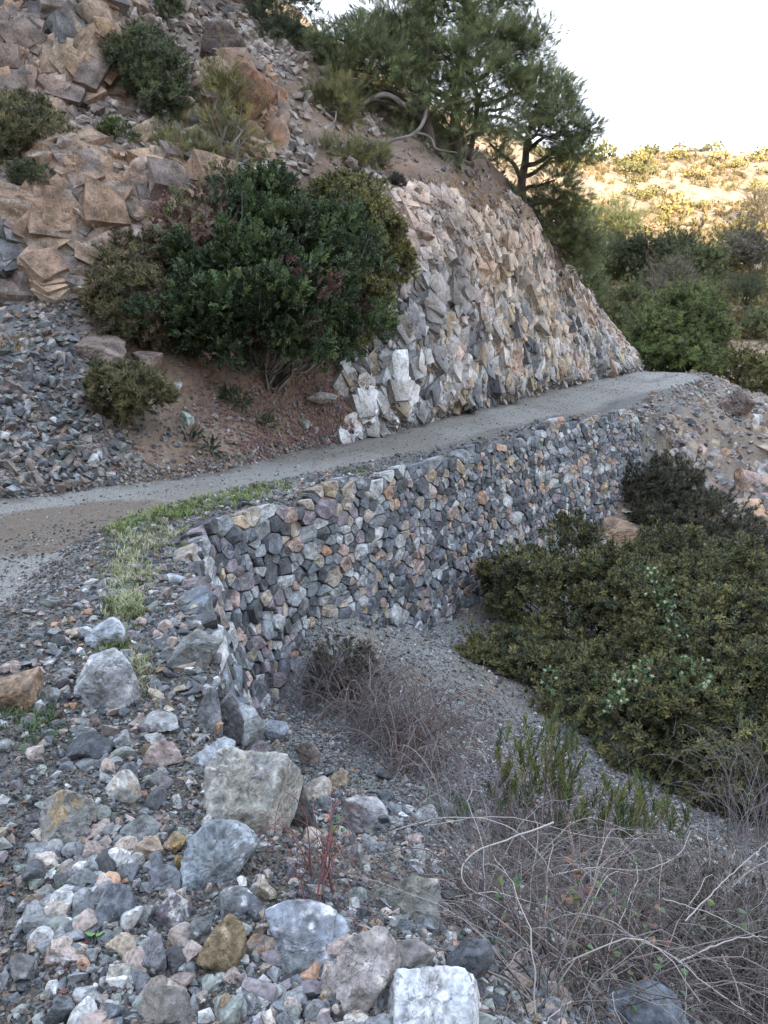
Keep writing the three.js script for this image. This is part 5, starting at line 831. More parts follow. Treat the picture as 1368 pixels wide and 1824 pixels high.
// the shrubs in the gully, right
shrub('juniper_bush', 'large spreading olive-green bush filling the gully right of the wall', [[1020, 1060, 11.0, 150, 110], [1150, 1140, 10.0, 190, 150], [1260, 1230, 9.0, 190, 170], [930, 1050, 11.6, 70, 60], [905, 1180, 9.3, 85, 45], [1000, 1230, 8.8, 110, 75], [1130, 1300, 8.2, 150, 110], [1330, 1120, 9.8, 130, 130], [1310, 1380, 7.6, 140, 110], [1200, 1040, 11.2, 110, 80], [1420, 1280, 8.4, 130, 160]], { seed: 51, base: P(1180, 1330, 9.6), colours: [...G.olive, ...G.deep, ...G.dull], leaf: LM.soft, clumps: 48, cull: 0.4, clumpR: 0.15, per: 30, size: 0.085, depth: 0.3, ragged: 0.3, sprigs: SP_.bead, stems: 40, stemR: 0.012, twigs: 0.2 });
shrub('shrub', 'dark brownish green bush at the right end of the stone wall', [[1190, 870, 17.2, 60, 40], [1240, 930, 16.6, 85, 60], [1165, 900, 17, 45, 60], [1290, 1000, 15.5, 90, 55], [1200, 960, 16.2, 70, 50]], { seed: 53, base: groundHit(1230, 1010), colours: [[0.055, 0.055, 0.028], [0.08, 0.065, 0.035], [0.045, 0.05, 0.025]], leaf: LM.soft, clumps: 26, clumpR: 0.22, per: 30, size: 0.12, ragged: 0.3, sprigs: SP_.tuft, twigs: 0.3 });
shrub('shrub', 'small yellow-green bush at the scree edge left of the large gully bush', [[855, 1185, 9.2, 42, 32], [880, 1200, 9.0, 40, 26]], { seed: 55, base: groundHit(865, 1215), colours: G.olive, leaf: LM.soft, clumps: 90, clumpR: 0.12, per: 24, size: 0.085, sprigs: SP_.bead });

// ---------------------------------------------------------------- pines on the spur
const path = (a) => a.map((q) => P(...q));
function pine(label, base, trunks, lobes, bare, o) {
  const r = rngOf(o.seed), t = thing('pine_tree', label, 'pine tree', base, o.group), wood = new Limbs(), list = [], cones = [];
  const tp = []; for (const [pts, r0, r1] of trunks) { const s = spline(path(pts).map((p) => p.sub(base)), 24); tp.push(...s); const tr = new Limbs().add(s, r0, r1, 9, [1, 1, 1]); tr.build('trunk', M.bark, t); }
  for (const [px, py, D, rx, ry, dens = 1] of lobes) {
    const c = P(px, py, D).sub(base), R = V(metres(rx, P(px, py, D)), metres(ry, P(px, py, D)), metres(rx, P(px, py, D)) * 0.8);
    // a limb from the trunk into the lobe, rising a little
    let from = tp[0], best = 1e9; for (const q of tp) { const d = Math.hypot(q.x - c.x, q.z - c.z) * 0.6 + Math.abs(q.y - (c.y - 0.4)) ; if (d < best) { best = d; from = q; } }
    const limb = wiggle(from, c, r, 0.22, 5, 0.06); wood.add(limb, 0.05 + 0.015 * from.distanceTo(c), 0.018, 6);
    const n = Math.max(4, Math.round(R.x * R.y * (o.clumps ?? 26) * 1.6 * dens));
    for (let i = 0; i < n; i++) {
      const d = rdir(r), k = 0.35 + 0.65 * Math.sqrt(r()), e = c.clone().add(V(d.x * R.x * k, d.y * R.y * k, d.z * R.z * k)), s = limb[Math.floor(limb.length * (0.45 + 0.5 * r()))];
      const tw = wiggle(s, e, r, 0.25, 4, -0.05); if (r() < 0.75) wood.add(tw, 0.014, 0.004, 4);
      const tone = 0.55 + 0.85 * r(), out = e.clone().sub(c).normalize(), m = Math.round((o.per ?? 22) * 1.35 * (0.6 + 0.8 * r()));
      for (let q = 0; q < m; q++) { const u = rdir(r), p = e.clone().add(V(u.x * 0.36, u.y * 0.2, u.z * 0.36).multiplyScalar(0.35 + 0.75 * r())), g = out.clone().multiplyScalar(0.5).addScaledVector(u, 0.7).add(V(0, 0.55, 0)).normalize(), cc = o.colours[Math.floor(r() * o.colours.length)], b = tone * (0.75 + 0.5 * r()); list.push([p, g, 0.185 * (0.7 + 0.6 * r()), cc.map((x) => x * b)]); }
      if (r() < (o.cones ?? 0)) cones.push([e.clone().add(V((r() - 0.5) * 0.2, -0.08, (r() - 0.5) * 0.2)), V(0, -1, 0), 0.055, [0.05, 0.035, 0.03]]);
    }
  }
  wood.build('branches', M.bark, t);
  if (bare) { const b = new Limbs(); for (const [pts, r0, r1] of bare) b.add(spline(path(pts).map((p) => p.sub(base)), 18), r0, r1, 7, [1, 1, 1]); b.build('bare_branches', M.greywood, t); }
  foliage(list, SP_.pine, LM.pine, t);
  if (cones.length) foliage(cones, [new THREE.ConeGeometry(0.6, 1.6, 6).translate(0, 0.5, 0)], LM.dry, t, 'cones');
  return t;
}
pine('tallest spreading pine in the middle of the spur, its top cut off', P(812, 282, 20.3),
  [[[[812, 300, 20.3], [810, 250, 20.3], [812, 200, 20.4], [818, 120, 20.6], [828, 50, 20.8], [832, -60, 21]], 0.17, 0.07], [[[835, 285, 20.6], [845, 230, 20.6], [850, 180, 20.6], [838, 120, 20.7]], 0.08, 0.04]],
  [[820, 20, 20.8, 95, 45], [735, 60, 20.4, 70, 38], [880, 70, 20.4, 80, 42], [800, 100, 20.2, 80, 36], [930, 105, 20.6, 55, 45], [865, 145, 20.2, 75, 38], [955, 160, 20.8, 48, 36], [790, 170, 20.0, 60, 34], [870, 210, 20.2, 62, 32, 0.9], [945, 60, 21, 45, 30], [760, -20, 20.8, 80, 40], [890, -10, 21, 70, 40], [820, 232, 20, 50, 25, 0.8], [720, 130, 20.2, 55, 32], [915, 185, 20.6, 45, 26, 0.8]],
  [[[[945, 245, 22], [915, 215, 21.4], [870, 208, 20.8], [826, 218, 20.4]], 0.035, 0.05]],
  { seed: 61, colours: G.pine, cones: 0.12, clumps: 27, per: 24 });
pine('dark leaning pine with a bare twisted branch reaching left over red soil', P(772, 285, 19.6),
  [[[[776, 300, 19.6], [764, 240, 19.6], [755, 190, 19.7], [752, 140, 19.8], [760, 80, 20], [745, 20, 20.2]], 0.15, 0.05]],
  [[650, 70, 19.6, 62, 36], [600, 85, 19.6, 45, 36, 0.8], [670, 120, 19.5, 70, 30], [600, 135, 19.4, 50, 28, 0.9], [690, 30, 20, 70, 32], [715, 170, 19.6, 55, 24, 0.8], [620, 45, 20, 40, 26, 0.7], [745, 215, 19.8, 42, 26, 0.8], [580, 110, 19.8, 38, 32, 0.8], [562, 165, 19.4, 34, 30, 0.8], [640, 180, 19.2, 46, 20, 0.7], [690, 95, 19.8, 50, 30], [560, 70, 20, 30, 26, 0.7], [730, 250, 19.4, 60, 18, 0.7], [790, 280, 19.4, 60, 16, 0.8], [680, 285, 18.6, 60, 14, 0.7]],
  [[[[640, 188, 18.9], [662, 176, 19], [685, 168, 19.1], [705, 176, 19.2], [720, 188, 19.3], [738, 192, 19.5], [757, 195, 19.7]], 0.045, 0.075],
    [[[762, 186, 19.4], [758, 205, 19.2], [748, 228, 18.9], [730, 242, 18.7], [700, 250, 18.5], [685, 262, 18.4], [682, 280, 18.3]], 0.05, 0.025],
    [[[740, 236, 18.8], [760, 241, 18.7], [770, 250, 18.6], [776, 264, 18.5], [795, 269, 18.4], [814, 272, 18.3]], 0.03, 0.015],
    [[[632, 286, 18.2], [655, 288, 18.2], [672, 284, 18.3], [684, 270, 18.4]], 0.015, 0.025], [[[682, 276, 18.3], [690, 286, 18.2], [695, 292, 18.1]], 0.016, 0.008],
    [[[608, 248, 18], [622, 240, 18.1], [640, 242, 18.1], [655, 250, 18.1]], 0.01, 0.014], [[[575, 195, 18.2], [592, 180, 18.2], [610, 172, 18.3], [618, 185, 18.3]], 0.012, 0.008]],
  { seed: 63, colours: G.pine, cones: 0.25, clumps: 26, per: 22 });
pine('pine with a forked dark trunk on the shoulder of the rock face', P(930, 392, 23.4),
  [[[[929, 405, 23.3], [930, 360, 23.4], [929, 325, 23.5], [936, 285, 23.5], [938, 255, 23.4], [948, 215, 23.2], [965, 170, 23.2]], 0.16, 0.05], [[[929, 322, 23.5], [915, 292, 23.2], [893, 275, 22.8], [872, 255, 22.4]], 0.07, 0.03]],
  [[985, 190, 23, 48, 36], [1015, 235, 23.2, 44, 40], [1005, 280, 23.2, 46, 22], [965, 225, 23, 40, 26], [1040, 265, 23.6, 26, 28, 0.8], [905, 240, 22.6, 40, 24, 0.8], [880, 285, 22.8, 38, 20, 0.7], [990, 320, 23.6, 46, 24, 0.9], [1020, 350, 24, 42, 26, 0.9], [970, 360, 23.8, 34, 26, 0.8], [1000, 395, 24.2, 52, 30], [1035, 410, 24.6, 36, 32], [1000, 440, 24.8, 40, 30], [1035, 455, 25.2, 34, 28], [880, 335, 23, 40, 18, 0.6], [985, 150, 23.2, 36, 26, 0.9]],
  [[[[938, 250, 23.4], [955, 240, 23.2], [980, 248, 23], [1000, 258, 22.9]], 0.045, 0.02], [[[938, 252, 23.4], [918, 235, 23.1], [890, 225, 22.8], [868, 222, 22.4], [848, 208, 22]], 0.05, 0.02], [[[930, 345, 23.4], [914, 348, 23.2], [908, 360, 23]], 0.035, 0.018]],
  { seed: 65, colours: G.pine, cones: 0.08, clumps: 27, per: 24 });
pine('pine hanging over the rubble slope on the left skyline', P(440, 62, 19.8),
  [[[[436, 75, 19.7], [442, 40, 19.8], [450, 0, 20], [462, -60, 20.3]], 0.12, 0.08]],
  [[490, 25, 19.6, 42, 30], [515, 58, 19.4, 30, 26], [470, 60, 19.5, 34, 18, 0.9], [425, 45, 19.6, 26, 16, 0.8], [500, -20, 20, 60, 30], [415, 0, 19.8, 35, 24, 0.8], [548, -2, 20.3, 38, 13, 0.9], [480, 78, 19.4, 30, 12, 0.7], [400, -40, 20, 60, 30]],
  [[[[417, 14, 19.6], [438, 14, 19.7], [447, 20, 19.9]], 0.03, 0.04], [[[449, 8, 19.9], [472, 12, 19.7], [490, 20, 19.5]], 0.04, 0.02], [[[447, 25, 19.8], [465, 36, 19.6], [478, 44, 19.5]], 0.03, 0.012]],
  { seed: 67, colours: [[0.05, 0.065, 0.03], [0.07, 0.085, 0.035]], clumps: 24, per: 22 });

// ---------------------------------------------------------------- trees in the valley beyond the bend
const tree = (name, label, base, lobes, o) => shrub(name, label, lobes, { category: 'tree', base: P(...base), leaf: LM.soft, clumpR: 0.45, per: 24, size: 0.24, clumps: 5, ragged: 0.3, stemR: 0.03, stems: 5, ...o });
tree('broadleaf_tree', 'bright green bushy tree beside the far end of the road', [1205, 668, 36], [[1195, 590, 36, 62, 45], [1225, 560, 36.5, 40, 38], [1160, 620, 35.5, 48, 40], [1240, 620, 35.5, 45, 48], [1200, 640, 35.2, 70, 30]], { seed: 71, colours: [[0.10, 0.135, 0.035], [0.15, 0.175, 0.045], [0.075, 0.10, 0.028]], clumps: 12, sprigs: SP_.tuft, size: 0.24, ragged: 0.5 });
tree('shrub', 'low olive shrub right of the bright green tree at the road bend', [1325, 705, 36], [[1320, 672, 36, 52, 32], [1365, 690, 35, 50, 35], [1290, 660, 37, 25, 20]], { seed: 73, colours: G.olive, clumps: 9, category: 'shrub' });
const mid = [[1085, 475, 66, 58, 52, 'olive pine with a rounded top right of the spur pines'], [1150, 490, 62, 55, 60, 'grey-green tree in the middle of the valley clump'], [1068, 560, 50, 46, 66, 'dark tree just behind the edge of the rock spur'], [1125, 575, 48, 52, 66, 'dark green tree behind the bright green tree, on its left'], [1185, 520, 55, 50, 60, 'pale half-bare tree above the bright green tree'], [1235, 500, 68, 46, 52, 'olive tree below the edge of the sunlight'], [1262, 560, 58, 38, 52, 'dark round tree right of the bright green tree'], [1218, 455, 80, 36, 36, 'small tree at the edge of the sunlight in the valley'], [1110, 410, 84, 48, 42, 'olive tree rising into the sunlight beside the spur pines'], [1335, 450, 70, 44, 36, 'umbrella-shaped pine at the right edge of the photo'], [1330, 530, 58, 48, 28, 'dense dark green shrub at the right edge of the shaded slope'], [1350, 585, 52, 34, 22, 'dark shrub lowest on the shaded slope at the right edge'], [1290, 445, 76, 30, 26, 'dark small tree left of the umbrella-shaped pine'], [1270, 620, 44, 28, 24, 'brownish shrub between the bright green tree and the shaded slope'], [1360, 380, 96, 26, 26, 'tree at the right edge just above the line of shade'], [1050, 520, 46, 30, 40, 'tree crown seen over the shoulder of the rock face'], [1150, 620, 46, 36, 40, 'dull green tree directly behind the bright green tree']];
mid.forEach(([px, py, D, w, h, l], i) => { const r = rngOf(i + 5), lobes = []; for (let k = 0; k < 5; k++) lobes.push([px + (r() - 0.5) * w, py + (r() - 0.6) * h * 0.9, D + (r() - 0.5) * 2, w * (0.45 + 0.2 * r()), h * (0.34 + 0.2 * r())]); tree('valley_tree', l, [px, py + h * 0.6, D], lobes, { seed: 80 + i, clumps: 4.2 * (50 / D), clumpR: D * 0.011, size: D * 0.0055, colours: i % 5 === 4 ? [[0.20, 0.16, 0.13], [0.12, 0.12, 0.06], [0.16, 0.14, 0.08]] : i % 3 === 1 ? G.deep : G.pine, sprigs: i % 2 ? SP_.tuft : SP_.pine, stemR: 0.045 }); });

// shrubs dotted over the sunlit slope: a few shapes, each shrub a thing of its own
{
  const r = rngOf(99), shapes = [0, 1, 2, 3].map((s) => { const list = [], rr = rngOf(300 + s), t = []; const n = 270; for (let i = 0; i < n; i++) { const d = rdir(rr); if (d.y < -0.2) d.y *= -0.5; const k = (0.55 + 0.45 * Math.sqrt(rr())) * (1 + 0.5 * fbm(d.x * 2 + s * 9, d.y * 2, d.z * 2, 2)), c = d.clone().multiplyScalar(k), a = rdir(rr), b = rdir(rr).cross(a).normalize(), q = 0.06 + 0.06 * rr(); c.y = c.y * 0.8 + 0.25; t.push(c.clone().addScaledVector(a, q).toArray(), c.clone().addScaledVector(b, q).toArray(), c.clone().addScaledVector(a, -q).toArray(), c.clone().addScaledVector(a, -q).toArray(), c.clone().addScaledVector(b, -q).toArray(), c.clone().addScaledVector(a, q).toArray()); } return flat(t); });
  const mats = [[0.20, 0.17, 0.06], [0.29, 0.235, 0.09], [0.13, 0.125, 0.05], [0.30, 0.21, 0.12]].map((c) => std({ color: new THREE.Color().setRGB(...c), side: THREE.DoubleSide }));
  const words = ['olive', 'yellowish', 'dark green', 'brownish'];
  const put = (p, s, k, h = 1, label) => { const m = mesh('hillside_shrub', shapes[Math.floor(r() * 4)], mats[k]); m.position.copy(p); m.scale.set(s, s * h, s); m.rotation.y = r() * 6.28; const lit = p.y > 13; tag(m, label ?? `${words[k]} round shrub dotting the ${lit ? 'sunlit' : 'shaded'} far hillside`, 'shrub', label ? undefined : `${words[k]} shrubs on the ${lit ? 'sunlit' : 'shaded'} far hillside`); };
  for (let i = 0, n = 0; i < 4000 && n < 290; i++) { const px = lerp(1000, 1400, r()), py = lerp(268, 640, r() ** 1.3), p = farHit(px, py); if (-p.z > 190 || -p.z < 42) continue; if (fbm(p.x * 0.05, 8, p.z * 0.05, 3) < -0.18 && r() < 0.6) continue; n++; put(p, (0.35 + 1.7 * r() ** 3) * (0.6 + 0.5 * sstep(60, 140, -p.z)), Math.floor(r() ** 1.3 * 4)); }
  for (let i = 0; i < 40; i++) { const px = lerp(540, 960, r()), py = lerp(60, 300, r()), p = farHit(px, Math.max(py, lerp(60, 270, (px - 540) / 400))); put(p, 0.6 + 1.2 * r(), Math.floor(r() * 4)); }
  for (const [px, py, s, k, h, l] of [[1066, 292, 2.6, 2, 1.3, 'dark pine standing on the skyline just right of the spur pines'], [1140, 300, 2.4, 0, 1.2, 'pair of rounded trees on the skyline of the sunlit hill'], [1122, 296, 1.8, 0, 1.3, 'tree left of the rounded pair on the sunlit skyline'], [1150, 315, 1.8, 2, 1, 'dark tree just below the rounded pair on the sunlit hill'], [1208, 285, 1.9, 0, 1, 'lone round tree on the right part of the sunlit skyline'], [1128, 330, 1.3, 2, 1, 'dark shrub on the bare patch below the skyline trees'], [1200, 385, 2.2, 1, 1, 'large yellow-green bush in the middle of the sunlit slope'], [1240, 320, 2.2, 1, 0.8, 'wide yellowish bush high on the sunlit slope']]) put(farHit(px, py), s, k, h, l);
}

{ // low scrub between them, too small to tell apart
  const r = rngOf(123), list = []; for (let i = 0; i < 2600; i++) { const px = lerp(990, 1420, r()), py = lerp(266, 640, r() ** 1.2), p = farHit(px, py); if (-p.z > 195 || fbm(p.x * 0.08, 2, p.z * 0.08, 3) < -0.12) continue; const k = r(); for (let q = 0; q < 3; q++) list.push([p.clone().add(V((r() - 0.5) * 0.7, 0, (r() - 0.5) * 0.7)), V((r() - 0.5) * 0.6, 1, (r() - 0.5) * 0.6).normalize(), 0.35 + 0.5 * r(), k < 0.4 ? [0.24, 0.19, 0.08] : k < 0.7 ? [0.16, 0.14, 0.06] : [0.32, 0.23, 0.13]]); }
  const g = thing('scrub', 'low golden scrub covering the far hillside', 'scrub'); g.userData.kind = 'stuff'; foliage(list, SP_.tuft, LM.dry, g, 'scrub');
}
// ---------------------------------------------------------------- dead brush, brambles, herbs and grass
function canes(name, label, n, area, o) {        // arching dead stems
  const r = rngOf(o.seed), base = groundHit(...area[0]), t = thing(name, label, o.category ?? 'dead brush', base), L = new Limbs(), twig = [];
  const cols = o.cols ?? [[0.23, 0.20, 0.185], [0.17, 0.14, 0.125], [0.30, 0.265, 0.245], [0.12, 0.095, 0.085]];
  for (let i = 0; i < n; i++) {
    const [ax, ay, sx, sy] = area[Math.floor(r() * area.length)], p0 = groundHit(ax + (r() - 0.5) * 2 * (sx ?? 20), ay + (r() - 0.5) * 2 * (sy ?? 20)).sub(base), a = (o.dir ?? 0) + (r() - 0.5) * (o.spread ?? 6.28), len = (o.len ?? 0.9) * (0.4 + 0.9 * r()), h = (o.h ?? 0.4) * (0.3 + 0.9 * r()), d = V(Math.cos(a), 0, Math.sin(a));
    const pts = [p0, p0.clone().addScaledVector(d, len * 0.22).add(V(0, h * 0.75, 0)), p0.clone().addScaledVector(d, len * 0.55).add(V((r() - 0.5) * 0.2 * len, h, (r() - 0.5) * 0.2 * len)), p0.clone().addScaledVector(d, len * (0.85 + 0.2 * r())).add(V((r() - 0.5) * 0.3 * len, h * (o.droop ?? 0.55) * (0.4 + r()), (r() - 0.5) * 0.3 * len))];
    const s = spline(pts, 11); s.forEach((q, w) => { if (w) q.add(V((r() - 0.5) * 0.02 * len, (r() - 0.5) * 0.02 * len, (r() - 0.5) * 0.02 * len)); }); const ck = 0.65 + 0.7 * r(), c = cols[Math.floor(r() * cols.length)].map((x) => x * ck), R = (o.rad ?? 0.0035) * (0.5 + 0.9 * r() ** 2);
    L.add(s, R, R * 0.35, 4, c);
    for (let k = 0; k < (o.twigs ?? 2); k++) { const q = s[3 + Math.floor(r() * 8)], e = q.clone().add(rdir(r).multiplyScalar(len * 0.28 * r()).add(V(0, 0.03, 0))); L.add(spline([q, q.clone().lerp(e, 0.5).add(V(0, 0.02 * r(), 0)), e], 4), R * 0.5, R * 0.2, 3, c); }
  }
  for (const [pts, R, c] of o.drawn ?? []) L.add(spline(path(pts).map((p) => p.sub(base)), 22).map((q) => q.add(V((r() - 0.5) * 0.005, (r() - 0.5) * 0.005, (r() - 0.5) * 0.005))), R * 0.6, R * 0.25, 6, c ?? cols[2]);
  L.build('canes', M.twig, t);
  return [t, base];
}
const ovalLeaf = (() => flat(leafTris(V(0, 0, 0), V(0, 0.25, 1).normalize(), V(1, 0, 0), 1, 0.8, 0.18)))();
const lm = [[0.05, 0.11, 0.04], [0.075, 0.13, 0.045], [0.11, 0.14, 0.04], [0.16, 0.085, 0.04], [0.14, 0.05, 0.045]].map((c) => leafMat(...c, 0.2));
function addLeaves(t, base, spots, seed, size, lift = 0.3) { const r = rngOf(seed); for (const [px, py, n, sp, D] of spots) for (let i = 0; i < n; i++) { const x = px + (r() - 0.5) * 2 * sp, y = py + (r() - 0.5) * 2 * sp, p = D ? P(x, y, D + (r() - 0.5) * 0.2) : groundHit(x, y); if (!D) p.y += 0.03; p.z += D ? 0 : 0; const m = mesh('leaf', ovalLeaf, lm[Math.floor(r() ** 1.5 * lm.length)], t); m.position.copy(p.sub(base)); m.scale.setScalar(size * (0.6 + 0.7 * r())); m.rotation.set((r() - 0.5) * 1.4, r() * 6.28, (r() - 0.5) * 1.2); } }
{
  const pale = [0.36, 0.32, 0.30];
  const [t, b] = canes('bramble', 'tangle of dead arching bramble canes filling the lower right corner', 820, [[1000, 1650, 130, 90], [1150, 1720, 150, 80], [900, 1620, 70, 60], [1280, 1740, 80, 70], [1060, 1780, 120, 40], [960, 1540, 110, 40], [1290, 1640, 80, 60]], { seed: 3, len: 0.7, h: 0.24, rad: 0.003, twigs: 2, droop: 0.4, category: 'bramble', cols: [[0.20, 0.17, 0.16], [0.13, 0.105, 0.095], [0.28, 0.245, 0.23], [0.09, 0.07, 0.06], [0.11, 0.08, 0.07]],
    drawn: [[[[985, 1465, 2.7], [920, 1490, 2.6], [850, 1515, 2.5], [824, 1545, 2.45], [828, 1575, 2.4], [880, 1605, 2.4], [940, 1650, 2.35], [985, 1735, 2.3]], 0.006, pale], [[[700, 1480, 2.9], [800, 1455, 2.9], [900, 1470, 2.8], [960, 1520, 2.7], [985, 1560, 2.6]], 0.005, pale], [[[820, 1645, 2.3], [900, 1680, 2.3], [980, 1715, 2.25]], 0.006, [0.27, 0.23, 0.25]], [[[1060, 1635, 2.5], [1130, 1670, 2.4], [1200, 1705, 2.3], [1260, 1755, 2.2], [1340, 1810, 2.1]], 0.0065, pale], [[[980, 1560, 2.8], [1060, 1545, 2.9], [1150, 1550, 3], [1210, 1520, 3.1], [1230, 1480, 3.2]], 0.005, pale], [[[1210, 1715, 2.3], [1260, 1690, 2.35], [1320, 1670, 2.4], [1368, 1668, 2.4]], 0.006, pale], [[[1285, 1700, 2.3], [1310, 1750, 2.25], [1325, 1810, 2.2]], 0.006, [0.33, 0.28, 0.27]], [[[1038, 1720, 2.3], [1032, 1640, 2.35], [1024, 1560, 2.4], [1012, 1450, 2.45]], 0.004, [0.30, 0.15, 0.11]], [[[995, 1690, 2.35], [988, 1600, 2.4], [985, 1520, 2.4]], 0.003, [0.26, 0.15, 0.13]], [[[760, 1470, 3], [900, 1455, 3], [1050, 1490, 3], [1160, 1495, 3]], 0.004, pale], [[[800, 1600, 2.5], [880, 1590, 2.4], [960, 1610, 2.4], [1060, 1640, 2.4]], 0.005, pale], [[[1220, 1640, 2.4], [1300, 1560, 2.6], [1368, 1500, 2.8]], 0.004, pale], [[[1180, 1600, 2.6], [1270, 1630, 2.5], [1368, 1680, 2.4]], 0.0045, pale], [[[1220, 1820, 2.1], [1222, 1760, 2.15], [1218, 1720, 2.2]], 0.003, pale]] });
  addLeaves(t, b, [[1010, 1640, 16, 40, 2.35], [920, 1660, 16, 34, 2.3], [1050, 1620, 14, 40, 2.4], [1030, 1720, 18, 50, 2.25], [1150, 1650, 14, 40, 2.4], [900, 1560, 8, 40, 2.5], [980, 1790, 14, 50, 2.1], [1100, 1740, 10, 50, 2.2], [1090, 1560, 10, 60, 2.6]], 7, 0.028); addLeaves(t, b, [[860, 1700, 14, 40, 2.2], [1180, 1760, 14, 50, 2.15], [1060, 1560, 14, 60, 2.5], [1280, 1650, 12, 60, 2.4], [960, 1740, 16, 40, 2.15]], 17, 0.026);
  const [t2, b2] = canes('bramble', 'leafy bramble with red stems beside the black-fronted block', 26, [[570, 1590, 26, 40]], { seed: 5, len: 0.3, h: 0.3, rad: 0.0022, twigs: 1, category: 'bramble', cols: [[0.16, 0.06, 0.06], [0.2, 0.1, 0.08]] });
  addLeaves(t2, b2, [[575, 1500, 26, 32, 2.55], [560, 1560, 24, 28, 2.45], [600, 1470, 10, 18, 2.6]], 9, 0.026);
  const [t3, b3] = canes('bramble', 'trailing bramble stem with green leaves over the low brown-grey rock', 3, [[650, 1650, 20, 10]], { seed: 6, len: 0.2, h: 0.05, category: 'bramble', cols: [[0.2, 0.1, 0.1]], drawn: [[[[595, 1620, 2.3], [660, 1612, 2.3], [740, 1620, 2.3], [800, 1640, 2.35]], 0.004, [0.2, 0.12, 0.13]]] });
  addLeaves(t3, b3, [[632, 1640, 14, 22, 2.1], [660, 1660, 6, 14, 2.1]], 11, 0.026);
  canes('dead_bush', 'dark dry bush of fine drooping twigs in the gully below the wall', 520, [[700, 1315, 60, 30], [745, 1360, 50, 24], [650, 1270, 40, 30]], { seed: 8, len: 0.7, h: 0.4, dir: 0.5, spread: 6.2, rad: 0.0042, droop: 0.3, twigs: 3, cols: [[0.15, 0.125, 0.125], [0.21, 0.18, 0.175], [0.10, 0.085, 0.08], [0.14, 0.09, 0.075]], drawn: [[[[658, 1345, 5.4], [672, 1320, 5.3], [676, 1290, 5.2]], 0.008, [0.45, 0.40, 0.38]], [[[575, 1310, 5.2], [600, 1335, 5.1], [650, 1350, 5.0]], 0.012, [0.30, 0.24, 0.22]], [[[665, 1370, 4.7], [700, 1385, 4.6], [740, 1398, 4.6]], 0.008, [0.3, 0.24, 0.22]]] });
  shrub('shrub', 'dark reddish-green bush against the corner of the wall above the dry bush', [[610, 1180, 7.2, 50, 38], [595, 1215, 6.9, 40, 40], [650, 1195, 7.2, 32, 26]], { seed: 101, base: groundHit(600, 1240), colours: [[0.05, 0.055, 0.025], [0.075, 0.05, 0.035], [0.045, 0.04, 0.03]], leaf: LM.soft, clumps: 70, clumpR: 0.13, per: 16, size: 0.07, depth: 0.7, ragged: 0.4, stems: 18, stemR: 0.005 });
  canes('dead_bush', 'grey leafless brush at the wall corner left of the dark bush', 50, [[560, 1270, 24, 26]], { seed: 9, len: 0.7, h: 0.6, rad: 0.003, twigs: 3, cols: [[0.14, 0.12, 0.13], [0.2, 0.17, 0.175]] });
  canes('dead_bush', 'purple-grey bare twigs at the right edge in front of the gully bush', 150, [[1350, 1430, 50, 60], [1330, 1500, 40, 40]], { seed: 10, len: 1.0, h: 0.9, rad: 0.004, twigs: 3, cols: [[0.22, 0.19, 0.185], [0.15, 0.125, 0.12]] });
  canes('dead_bush', 'thin grey brush between the gully scree and the bramble tangle', 150, [[850, 1460, 70, 40], [960, 1470, 90, 40], [1080, 1490, 90, 36], [800, 1410, 40, 30]], { seed: 12, len: 0.5, h: 0.35, rad: 0.0028, twigs: 3, cols: [[0.30, 0.26, 0.26], [0.22, 0.18, 0.18], [0.16, 0.13, 0.12]] });
  canes('dead_bush', 'dark low brush in the bottom right corner behind the blue-grey boulder', 320, [[1290, 1700, 80, 70], [1200, 1620, 90, 50], [1330, 1790, 50, 40]], { seed: 13, len: 0.6, h: 0.3, rad: 0.0028, twigs: 3, cols: [[0.13, 0.11, 0.10], [0.19, 0.16, 0.15], [0.09, 0.085, 0.07]] });
  shrub('shrub', 'dark low undergrowth beneath the dead brambles at the right edge', [[1260, 1600, 3.4, 90, 50], [1330, 1680, 2.9, 80, 60], [1180, 1660, 2.9, 80, 45], [1340, 1780, 2.4, 60, 60], [1100, 1720, 2.5, 60, 35]], { seed: 103, base: groundHit(1270, 1720), colours: [[0.045, 0.05, 0.022], [0.07, 0.065, 0.035], [0.05, 0.04, 0.028]], leaf: LM.soft, clumps: 110, clumpR: 0.09, per: 12, size: 0.032, depth: 0.9, ragged: 0.4, stems: 24, stemR: 0.003, shoots: 20, wood: M.bark });
  // upright evergreen shoots with narrow leaves
  for (const [i, [px, py, D, n, sp, h, l]] of [[975, 1440, 4.3, 16, 40, 0.6, 'tall clump of narrow-leaved green shoots at the edge of the gully bush'], [905, 1440, 4.6, 7, 30, 0.4, 'sparse green shoots on the scree edge left of the tall clump'], [1060, 1490, 4.0, 12, 55, 0.4, 'lower spread of narrow-leaved shoots right of the tall clump'], [1150, 1480, 4.4, 9, 50, 0.35, 'thin yellow-green shoots in front of the gully bush']].entries()) {
    const r = rngOf(200 + i), b = groundHit(px, py + 40), t = thing('evergreen_shoots', l, 'plant', b), L = new Limbs(), list = [];
